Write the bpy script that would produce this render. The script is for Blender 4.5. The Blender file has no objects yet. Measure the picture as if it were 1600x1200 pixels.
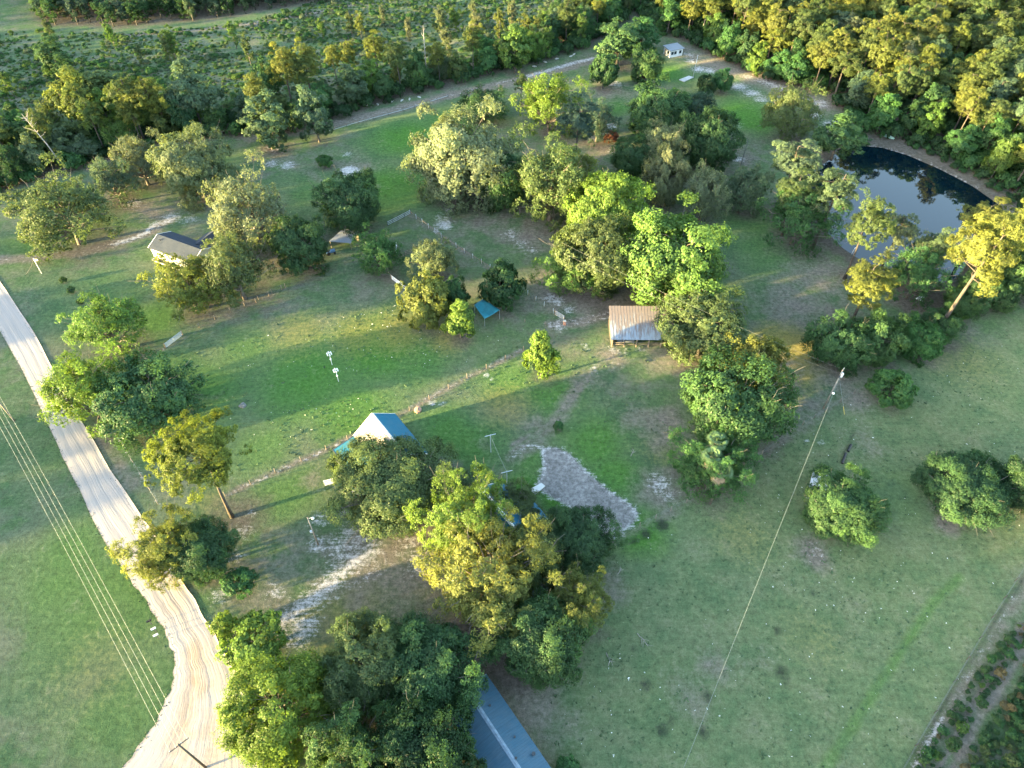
import bpy, math, random
import numpy as np
from mathutils import Vector

# ------------------------------------------------------------------ camera, sky, sun
SC = bpy.context.scene
COL = SC.collection
H = 100.0
FPX = 1081.0
PITCH = math.radians(47.2)
cam_d = bpy.data.cameras.new('camera'); cam = bpy.data.objects.new('camera', cam_d); COL.objects.link(cam)
cam.location = (0, 0, H); cam.rotation_euler = (math.pi/2 - PITCH, 0, 0)
cam_d.sensor_width = 36; cam_d.lens = 36*FPX/1600; cam_d.clip_start = 0.5; cam_d.clip_end = 12000
SC.camera = cam
SUN_EL = math.radians(6.8)
SUN_AZ = math.radians(201.0)            # direction towards the sun, counter-clockwise from +X
w = bpy.data.worlds.new('World'); SC.world = w; w.use_nodes = True
nt = w.node_tree; bg = nt.nodes['Background']
sky = nt.nodes.new('ShaderNodeTexSky'); sky.sky_type = 'NISHITA'; sky.sun_disc = False
sky.sun_elevation = SUN_EL; sky.sun_rotation = math.pi/2 - SUN_AZ
sky.air_density = 1.0; sky.dust_density = 1.0; sky.ozone_density = 1.0
nt.links.new(sky.outputs[0], bg.inputs[0]); bg.inputs[1].default_value = 0.15
sl = bpy.data.lights.new('sun', 'SUN'); so = bpy.data.objects.new('sun', sl); COL.objects.link(so)
sl.energy = 4.6; sl.angle = math.radians(1.5); sl.color = (1.0, 0.76, 0.32)
sd = Vector((math.cos(SUN_AZ)*math.cos(SUN_EL), math.sin(SUN_AZ)*math.cos(SUN_EL), math.sin(SUN_EL)))
so.rotation_euler = sd.to_track_quat('Z', 'Y').to_euler(); so.location = sd*300
SC.view_settings.view_transform = 'Standard'; SC.view_settings.look = 'None'
SC.view_settings.exposure = 3.62; SC.view_settings.gamma = 1.0
SC.view_settings.use_curve_mapping = False
SC.cycles.max_bounces = 5; SC.cycles.diffuse_bounces = 3; SC.cycles.transmission_bounces = 3

rng = np.random.default_rng(7)
R = random.Random(5)

# ------------------------------------------------------------------ survey: measured points of the place -> ground metres
def G(x, y, z=0.0):
    a = (x-800)/FPX; b = (y-600)/FPX
    rx, ry, rz = a, math.cos(PITCH)-b*math.sin(PITCH), -math.sin(PITCH)-b*math.cos(PITCH)
    t = (H-z)/-rz
    return (rx*t, ry*t)
def GV(x, y, z=0.0):
    p = G(x, y, z); return Vector((p[0], p[1], z))

# ------------------------------------------------------------------ object helpers
def tag(o, label=None, cat=None, group=None, kind=None):
    if label: o['label'] = label
    if cat: o['category'] = cat
    if group: o['group'] = group
    if kind: o['kind'] = kind
    return o
def thing(name, label, cat, loc=(0, 0, 0), rz=0.0, group=None):
    o = bpy.data.objects.new(name, None); COL.objects.link(o)
    o.location = loc; o.rotation_euler = (0, 0, rz); o.empty_display_size = 0.5
    return tag(o, label, cat, group)
def link(name, me, parent=None):
    o = bpy.data.objects.new(name, me); COL.objects.link(o)
    if parent: o.parent = parent
    return o
def mesh(name, V, Fc, mat=None, attrs=None, smooth=False):
    me = bpy.data.meshes.new(name)
    V = np.asarray(V, dtype=np.float32)
    if isinstance(Fc, np.ndarray) and Fc.ndim == 2:
        n, k = Fc.shape
        me.vertices.add(len(V)); me.vertices.foreach_set('co', V.ravel())
        me.loops.add(n*k); me.loops.foreach_set('vertex_index', Fc.astype(np.int32).ravel())
        me.polygons.add(n)
        me.polygons.foreach_set('loop_start', np.arange(0, n*k, k, dtype=np.int32))
        me.polygons.foreach_set('loop_total', np.full(n, k, dtype=np.int32))
        if smooth: me.polygons.foreach_set('use_smooth', np.ones(n, dtype=bool))
        me.update(calc_edges=True)
    else:
        me.from_pydata([tuple(v) for v in V], [], [tuple(f) for f in Fc])
        if smooth: me.polygons.foreach_set('use_smooth', [True]*len(me.polygons))
        me.update()
    if attrs:
        for k_, (typ, arr) in attrs.items():
            a = me.attributes.new(k_, typ, 'POINT')
            a.data.foreach_set('value' if typ == 'FLOAT' else 'color', np.asarray(arr, dtype=np.float32).ravel())
    if mat: me.materials.append(mat)
    return me
class MB:
    """collects boxes, tubes and slabs into one mesh"""
    def __init__(s): s.V = []; s.F = []
    def add(s, V, F):
        o = len(s.V); s.V += [tuple(v) for v in V]; s.F += [tuple(i+o for i in f) for f in F]; return s
    def box(s, c, d, rz=0.0, rx=0.0, ry=0.0):
        hx, hy, hz = d[0]/2, d[1]/2, d[2]/2
        from mathutils import Euler
        m = Euler((rx, ry, rz)).to_matrix(); V = []
        for x in (-hx, hx):
            for y in (-hy, hy):
                for z in (-hz, hz): V.append(m @ Vector((x, y, z)) + Vector(c))
        return s.add(V, [(0, 1, 3, 2), (4, 6, 7, 5), (0, 4, 5, 1), (2, 3, 7, 6), (0, 2, 6, 4), (1, 5, 7, 3)])
    def tube(s, pts, rad, n=6, cap=True):
        pts = [Vector(p) for p in pts]
        if not isinstance(rad, (list, tuple)): rad = [rad]*len(pts)
        V = []; F = []
        for i, p in enumerate(pts):
            d = (pts[min(i+1, len(pts)-1)]-pts[max(i-1, 0)]).normalized()
            a = d.cross(Vector((0, 0, 1)) if abs(d.z) < 0.9 else Vector((1, 0, 0))).normalized(); b = d.cross(a)
            for k in range(n):
                t = 2*math.pi*k/n; V.append(p+(a*math.cos(t)+b*math.sin(t))*rad[i])
        for i in range(len(pts)-1):
            for k in range(n):
                k2 = (k+1) % n; F.append((i*n+k, i*n+k2, (i+1)*n+k2, (i+1)*n+k))
        if cap:
            F.append(tuple(range(n))[::-1]); F.append(tuple((len(pts)-1)*n+k for k in range(n)))
        return s.add(V, F)
    def slab(s, quad, th):
        q = [Vector(p) for p in quad]; n = (q[1]-q[0]).cross(q[-1]-q[0]).normalized()
        if n.z < 0: n = -n
        k = len(q); V = [p for p in q]+[p-n*th for p in q]
        F = [tuple(range(k)), tuple(range(2*k-1, k-1, -1))]+[(i, i+k, (i+1) % k+k, (i+1) % k) for i in range(k)]
        return s.add(V, F)
    def build(s, name, mat, parent=None, smooth=False):
        return link(name, mesh(name, s.V, s.F, mat, smooth=smooth), parent)

# ------------------------------------------------------------------ materials
def newmat(name):
    m = bpy.data.materials.new(name); m.use_nodes = True
    t = m.node_tree; t.nodes.clear(); out = t.nodes.new('ShaderNodeOutputMaterial')
    return m, t, out
def N(t, typ, **kw):
    n = t.nodes.new(typ)
    for k, v in kw.items(): setattr(n, k, v)
    return n
def noise(t, vec, scale, detail=3, rough=0.55):
    n = N(t, 'ShaderNodeTexNoise'); n.inputs['Scale'].default_value = scale
    n.inputs['Detail'].default_value = detail; n.inputs['Roughness'].default_value = rough
    if vec is not None: t.links.new(vec, n.inputs['Vector'])
    return n.outputs['Fac']
def mrange(t, v, a, b, c=0.0, d=1.0, smooth=False):
    n = N(t, 'ShaderNodeMapRange')
    if smooth: n.interpolation_type = 'SMOOTHSTEP'
    for i, x in enumerate((a, b, c, d)): n.inputs[1+i].default_value = x
    t.links.new(v, n.inputs[0]); return n.outputs[0]
def math2(t, op, a, b):
    n = N(t, 'ShaderNodeMath', operation=op)
    for i, x in enumerate((a, b)):
        if isinstance(x, (int, float)): n.inputs[i].default_value = x
        else: t.links.new(x, n.inputs[i])
    return n.outputs[0]
def mixc(t, f, a, b, blend='MIX'):
    n = N(t, 'ShaderNodeMix', data_type='RGBA', blend_type=blend)
    for i, x in ((0, f), (6, a), (7, b)):
        if isinstance(x, (int, float)): n.inputs[i].default_value = x
        elif isinstance(x, tuple): n.inputs[i].default_value = (*x, 1) if len(x) == 3 else x
        else: t.links.new(x, n.inputs[i])
    return n.outputs[2]
def simple(name, col, rough=0.7, var=0.25, scale=2.0, metal=0.0, spec=0.3, bump=0.0):
    m, t, out = newmat(name); b = N(t, 'ShaderNodeBsdfPrincipled')
    tc = N(t, 'ShaderNodeTexCoord').outputs['Object']
    f = noise(t, tc, scale, 4)
    lo = tuple(c*(1-var) for c in col); hi = tuple(min(1, c*(1+var)) for c in col)
    c = mixc(t, mrange(t, f, 0.3, 0.7), lo, hi); t.links.new(c, b.inputs['Base Color'])
    b.inputs['Roughness'].default_value = rough; b.inputs['Metallic'].default_value = metal
    b.inputs['Specular IOR Level'].default_value = spec
    if bump:
        bp = N(t, 'ShaderNodeBump'); bp.inputs['Strength'].default_value = bump; t.links.new(noise(t, tc, scale*4), bp.inputs['Height'])
        t.links.new(bp.outputs[0], b.inputs['Normal'])
    t.links.new(b.outputs[0], out.inputs[0]); return m

def leaf_mat(name, stuff=False, cols=None):
    m, t, out = newmat(name)
    oi = N(t, 'ShaderNodeObjectInfo'); at = N(t, 'ShaderNodeAttribute', attribute_name='tone')
    if stuff:
        r = N(t, 'ShaderNodeValToRGB'); r.color_ramp.interpolation = 'CONSTANT'
        el = r.color_ramp.elements
        while len(el) < len(cols): el.new(0.5)
        for i, c in enumerate(cols): el[i].position = i/len(cols); el[i].color = (*c, 1)
        t.links.new(oi.outputs['Random'], r.inputs[0]); base = r.outputs[0]
    else: base = oi.outputs['Color']
    tn = at.outputs['Fac']
    br = mrange(t, tn, 0, 1, 0.62, 1.5)
    c = N(t, 'ShaderNodeVectorMath', operation='SCALE'); t.links.new(base, c.inputs[0]); t.links.new(br, c.inputs['Scale'])
    # young leaf sprays lean yellow, old ones lean blue-green
    c2 = mixc(t, mrange(t, tn, 0.55, 1.0, 0, 0.5), c.outputs[0], mixc(t, 1.0, c.outputs[0], (1.25, 1.08, 0.55), 'MULTIPLY'))
    d = N(t, 'ShaderNodeBsdfDiffuse'); d.inputs['Roughness'].default_value = 0.4; t.links.new(c2, d.inputs[0])
    tr = N(t, 'ShaderNodeBsdfTranslucent'); t.links.new(mixc(t, 1.0, c2, (1.15, 1.15, 0.6), 'MULTIPLY'), tr.inputs[0])
    mx = N(t, 'ShaderNodeMixShader'); mx.inputs[0].default_value = 0.42
    t.links.new(d.outputs[0], mx.inputs[1]); t.links.new(tr.outputs[0], mx.inputs[2])
    gl = N(t, 'ShaderNodeBsdfGlossy'); gl.inputs['Roughness'].default_value = 0.45; gl.inputs[0].default_value = (1, 1, 1, 1)
    m2 = N(t, 'ShaderNodeMixShader'); m2.inputs[0].default_value = 0.008
    t.links.new(mx.outputs[0], m2.inputs[1]); t.links.new(gl.outputs[0], m2.inputs[2])
    t.links.new(m2.outputs[0], out.inputs[0]); return m
LEAF = leaf_mat('foliage')
BARK = simple('bark', (0.13, 0.115, 0.10), 0.9, 0.4, 1.5, bump=0.3)
BARKP = simple('pine_bark', (0.075, 0.064, 0.055), 0.9, 0.4, 1.5, bump=0.3)
DEADW = simple('dead_wood', (0.30, 0.27, 0.24), 0.9, 0.3, 2.0)

TONES = {
 'dark': (0.040, 0.086, 0.037), 'deep': (0.030, 0.068, 0.030), 'mid': (0.050, 0.104, 0.042),
 'olive': (0.078, 0.114, 0.046), 'moss': (0.118, 0.144, 0.082), 'bright': (0.082, 0.146, 0.038),
 'lime': (0.112, 0.180, 0.036), 'pine': (0.076, 0.114, 0.045), 'grey': (0.076, 0.120, 0.074),
 'fresh': (0.052, 0.126, 0.046), 'gold': (0.118, 0.142, 0.040), 'bluish': (0.050, 0.088, 0.066), 'red': (0.13, 0.06, 0.04),
}

# ------------------------------------------------------------------ tree meshes
def unit(v): return v/np.maximum(np.linalg.norm(v, axis=-1, keepdims=True), 1e-6)
def rdir(n, g): return unit(g.normal(size=(n, 3)))
def leaves(cent, subn, crn, size, slim, g, tone, rnd=0.55):
    """leaf sprays: pointed rhombi whose faces lean outward from their clump"""
    n = len(cent)
    nrm = unit(subn*0.55+crn*0.75+rdir(n, g)*rnd)
    a = unit(np.cross(nrm, rdir(n, g))); b = np.cross(nrm, a)
    s = size*(0.6+0.8*g.random((n, 1)))
    V = np.stack([cent+a*s, cent+b*s*slim+nrm*s*0.15, cent-a*s, cent-b*s*slim+nrm*s*0.15], axis=1).reshape(-1, 3)
    F = np.arange(n*4).reshape(n, 4)
    return V, F, np.repeat(np.clip(tone+g.normal(size=n)*0.10, 0, 1), 4)
def limb(mb, p0, p1, r0, r1, g, n=4, sag=0.0):
    pts = []; p0 = np.array(p0, float); p1 = np.array(p1, float); L = np.linalg.norm(p1-p0)
    for i in range(n+1):
        t = i/n; p = p0*(1-t)+p1*t
        if 0 < i < n: p = p+g.normal(size=3)*L*0.035
        p[2] += math.sin(t*math.pi)*sag*L; pts.append(tuple(p))
    mb.tube(pts, [r0*(1-i/n)+r1*i/n for i in range(n+1)], 6)
def make_tree(kind, seed):
    """returns (crown mesh, trunk mesh, r0, H0, k, m, lo, hi)"""
    g = np.random.default_rng(seed)
    P = dict(
      oak=dict(r=8.0, H=13.5, k=.50, m=.49, nc=82, cr=(.19, .31), sub=28, lf=20, size=.19, slim=.62, shell=(.60, 1.0), low=-.92, fl=.8),
      airy=dict(r=7.0, H=13.0, k=.51, m=.48, nc=68, cr=(.17, .29), sub=24, lf=18, size=.18, slim=.45, shell=(.45, 1.0), low=-.92, fl=.95),
      oakfine=dict(r=8.0, H=13.5, k=.50, m=.49, nc=95, cr=(.16, .29), sub=38, lf=34, size=.135, slim=.6, shell=(.58, 1.0), low=-.92, fl=.8),
      airyfine=dict(r=7.0, H=13.0, k=.51, m=.48, nc=84, cr=(.14, .26), sub=34, lf=32, size=.13, slim=.42, shell=(.42, 1.02), low=-.92, fl=.95),
      shrub=dict(r=3.5, H=6.5, k=.52, m=.48, nc=44, cr=(.22, .34), sub=20, lf=16, size=.15, slim=.55, shell=(.6, .95), low=-.95, fl=.9),
      cone=dict(r=3.2, H=9.5, k=.53, m=.47, nc=46, cr=(.22, .36), sub=20, lf=15, size=.16, slim=.6, shell=(.4, .9), low=-.95, fl=.8),
      pine=dict(r=4.6, H=19.0, k=.66, m=.335, nc=60, cr=(.20, .34), sub=16, lf=22, size=.22, slim=.20, shell=(.35, 1.0), low=-.85, fl=.6),
      slim=dict(r=2.4, H=13.0, k=.51, m=.48, nc=44, cr=(.20, .40), sub=12, lf=15, size=.18, slim=.4, shell=(.3, 1.0), low=-.95, fl=.9),
      wood=dict(r=4.6, H=14.0, k=.51, m=.49, nc=48, cr=(.22, .36), sub=17, lf=16, size=.21, slim=.6, shell=(.55, 1.0), low=-.95, fl=.85),
      umbrella=dict(r=6.5, H=21.0, k=.80, m=.16, nc=110, cr=(.14, .24), sub=20, lf=24, size=.22, slim=.2, shell=(.5, 1.05), low=-.35, fl=.6),
      bush=dict(r=1.6, H=1.9, k=.50, m=.50, nc=16, cr=(.28, .45), sub=8, lf=9, size=.15, slim=.5, shell=(.4, .85), low=-.3, fl=.9),
    )[kind]
    r, Hh, nc = P['r'], P['H'], P['nc']; rv = P['m']*Hh; cz = P['k']*Hh
    # uneven outline: a few lobes in azimuth and height
    ph = g.random(6)*6.28; am = g.random(6)*.10+.03
    d = []
    while len(d) < nc:
        v = rdir(1, g)[0]
        if v[2] < P['low']: continue
        if v[2] < -0.2 and g.random() < (.45 if kind in ('pine', 'umbrella', 'bush') else .12): continue
        if all(np.dot(v, q) < 1-0.9/nc for q in d) or g.random() < .12: d.append(v)
    d = np.array(d); az = np.arctan2(d[:, 1], d[:, 0])
    lobe = 1+am[0]*np.sin(2*az+ph[0])+am[1]*np.sin(3*az+ph[1])+am[2]*np.sin(5*az+ph[2])+am[3]*np.sin(4*d[:, 2]+ph[3])*1.3
    if kind == 'umbrella': lobe = 1+(lobe-1)*.3
    rad = g.uniform(P['shell'][0], P['shell'][1], nc)*lobe
    inner = g.random(nc) < .2; rad[inner] *= .6
    C = d*rad[:, None]
    if kind == 'cone': C[:, :2] *= np.clip(1.15-0.75*(C[:, 2:3]+1)/2, .15, 1.1)*1.1
    if kind == 'pine': C[:, :2] *= np.clip(1.05-0.25*np.abs(C[:, 2:3]), .5, 1.1)
    C = C*np.array([r, r, rv]); cr = g.uniform(P['cr'][0], P['cr'][1], nc)*r
    C = C*(1-0.35*cr[:, None]/r); C[:, 2] += cz
    if kind == 'pine': cr *= .85
    ctone = np.clip(.45+g.normal(size=nc)*.17, 0, 1)
    Vs, Fs, Ts = [], [], []; off = 0
    for i in range(nc):
        ns = max(4, int(P['sub']*(cr[i]/(r*.27))**1.5)); od = unit((C[i]-np.array([0, 0, cz-.25*rv]))[None])[0]
        sd_ = unit(rdir(ns, g)+od*.55+np.array([0, 0, .25]))
        sc = C[i]+sd_*cr[i]*g.uniform(.45, 1.0, (ns, 1))*np.array([1, 1, P['fl']])
        sr = cr[i]*g.uniform(.22, .40, ns); st = np.clip(ctone[i]+g.normal(size=ns)*.10, 0, 1)
        idx = np.repeat(np.arange(ns), P['lf']); ld = unit(rdir(len(idx), g)+sd_[idx]*.5)
        p = sc[idx]+ld*(sr[idx]*g.uniform(.35, 1.15, len(idx)))[:, None]
        crn = unit(p-np.array([0, 0, cz-.2*rv]))
        V, F, T = leaves(p, ld, crn, P['size'], P['slim'], g, st[idx], .62 if kind in ('pine', 'airy', 'airyfine', 'slim', 'umbrella') else .42)
        Vs.append(V); Fs.append(F+off); Ts.append(T); off += len(V)
    V = np.concatenate(Vs); V[:, 2] = np.maximum(V[:, 2], .03)
    crown = mesh('crown', V, np.concatenate(Fs), LEAF, {'tone': ('FLOAT', np.concatenate(Ts))})
    # trunk with limbs that reach the clumps
    mb = MB(); tr = dict(oakfine=.48, airyfine=.38, oak=.48, airy=.38, shrub=.14, cone=.14, pine=.27, slim=.14, wood=.25, bush=.05, umbrella=.3)[kind]
    top = cz+(.15 if kind in ('oak', 'airy', 'oakfine', 'airyfine', 'shrub', 'wood', 'bush') else .62)*rv
    lean = g.normal(size=2)*.03*Hh
    def axis(z):
        t = min(1, z/top); return np.array([lean[0]*t*t, lean[1]*t*t, z])
    npt = 6
    mb.tube([tuple(axis(top*i/npt)+np.array([0, 0, -.3 if i == 0 else 0])) for i in range(npt+1)],
            [tr*(1.35 if i == 0 else 1-.75*i/npt) for i in range(npt+1)], 8)
    order = np.argsort(-cr)[:int(nc*(.8 if kind in ('oak', 'airy', 'oakfine', 'airyfine') else .5))]
    zb = cz-rv*.75
    for i in order:
        h = np.linalg.norm(C[i][:2]); z0 = np.clip(C[i][2]-h*(.75 if kind not in ('pine',) else .12), max(zb, .15*Hh), top)
        p0 = axis(z0); rr = tr*(1-.75*z0/top)*.55
        limb(mb, p0, C[i], rr, rr*.22, g, 4, .04)
        if kind in ('airy', 'airyfine', 'slim') or (kind in ('oak', 'oakfine') and g.random() < .25):
            e_ = unit((C[i]-np.array([0, 0, cz*.7]))[None])[0]
            for _q in range(2): limb(mb, C[i], C[i]+(e_+g.normal(size=3)*.35)*cr[i]*g.uniform(1.0, 1.4), rr*.2+.015, .012, g, 3)
    trunk = mesh('trunk', mb.V, mb.F, BARKP if kind in ('pine', 'umbrella') else BARK, smooth=True)
    return dict(crown=crown, trunk=trunk, r=r*1.0, H=Hh, k=P['k'], m=P['m'])
CATF = None
LIB = {k: [make_tree(k, 100*i+7*len(k)+ord(k[0])) for i in range(n)] for k, n in
       dict(oak=5, airy=4, shrub=3, cone=2, pine=5, slim=3, wood=4, bush=3, umbrella=1, oakfine=3, airyfine=3).items()}
LIM = dict(oakfine=(1.15, 2.1), airyfine=(1.2, 2.3), oak=(1.15, 2.1), airy=(1.2, 2.3), shrub=(1.2, 2.6), cone=(2.0, 3.6), pine=(2.6, 4.6), slim=(3.5, 6.5), wood=(2, 4), bush=(.8, 1.6), umbrella=(2.5, 4))
CATN = dict(oakfine='oak_tree', airyfine='oak_tree', oak='oak_tree', airy='oak_tree', shrub='broadleaf_tree', cone='young_tree', pine='pine_tree', slim='sapling', umbrella='pine_tree', wood='broadleaf_tree', bush='bush')
USED = []        # (x, y, r) of every tree for the leaf litter on the ground
def place_tree(kind, X, Y, r, Hh, tone, label, group=None, name=None, lit=True, var=None, parts=True):
    L = LIB[kind][(var if var is not None else R.randrange(99)) % len(LIB[kind])]
    t = thing(name or CATN[kind], label, dict(bush='bush', sapling='tree').get(kind, 'bush' if (name or '').endswith('bush') else 'tree'), (X, Y, 0), R.random()*6.28, group)
    t.scale = (r/L['r'], r/L['r'], Hh/L['H'])
    c = TONES[tone] if isinstance(tone, str) else tone
    j = R.uniform(.9, 1.1); j *= 1.12; c = (c[0]*j*R.uniform(.94, 1.06), c[1]*j, c[2]*j*R.uniform(.9, 1.1), 1)
    cr = link('crown', L['crown'], t); cr.color = c
    link('trunk', L['trunk'], t)
    if lit: USED.append((X, Y, r))
    return t
def tree_box(x0, y0, x1, y1, kind, tone, label, group=None, name=None, grow=1.13, hs=None):
    """solve ground position, crown radius and height from the crown's measured extent"""
    L = LIB[kind][0]; k, m = L['k'], L['m']; lo, hi = LIM[kind]
    cx, cy = (x0+x1)/2, (y0+y1)/2; Hh = 12.0
    for _ in range(8):
        X, Y = G(cx, cy, k*Hh); dist = Y*math.cos(PITCH)+(H-k*Hh)*math.sin(PITCH)
        r = (x1-x0)/2*dist/FPX; hh = (y1-y0)/2*dist/FPX
        th = math.atan2(H-k*Hh, math.hypot(X, Y))
        rv = math.sqrt(max(hh*hh-(r*math.sin(th))**2, .01))/math.cos(th)
        Hn = min(max(rv/m, lo*r), hi*r)
        if hs: Hn = hs
        Hh = .5*Hh+.5*Hn
    return place_tree(kind, X, Y, r*grow, Hh, tone, label, group, name)

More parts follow.
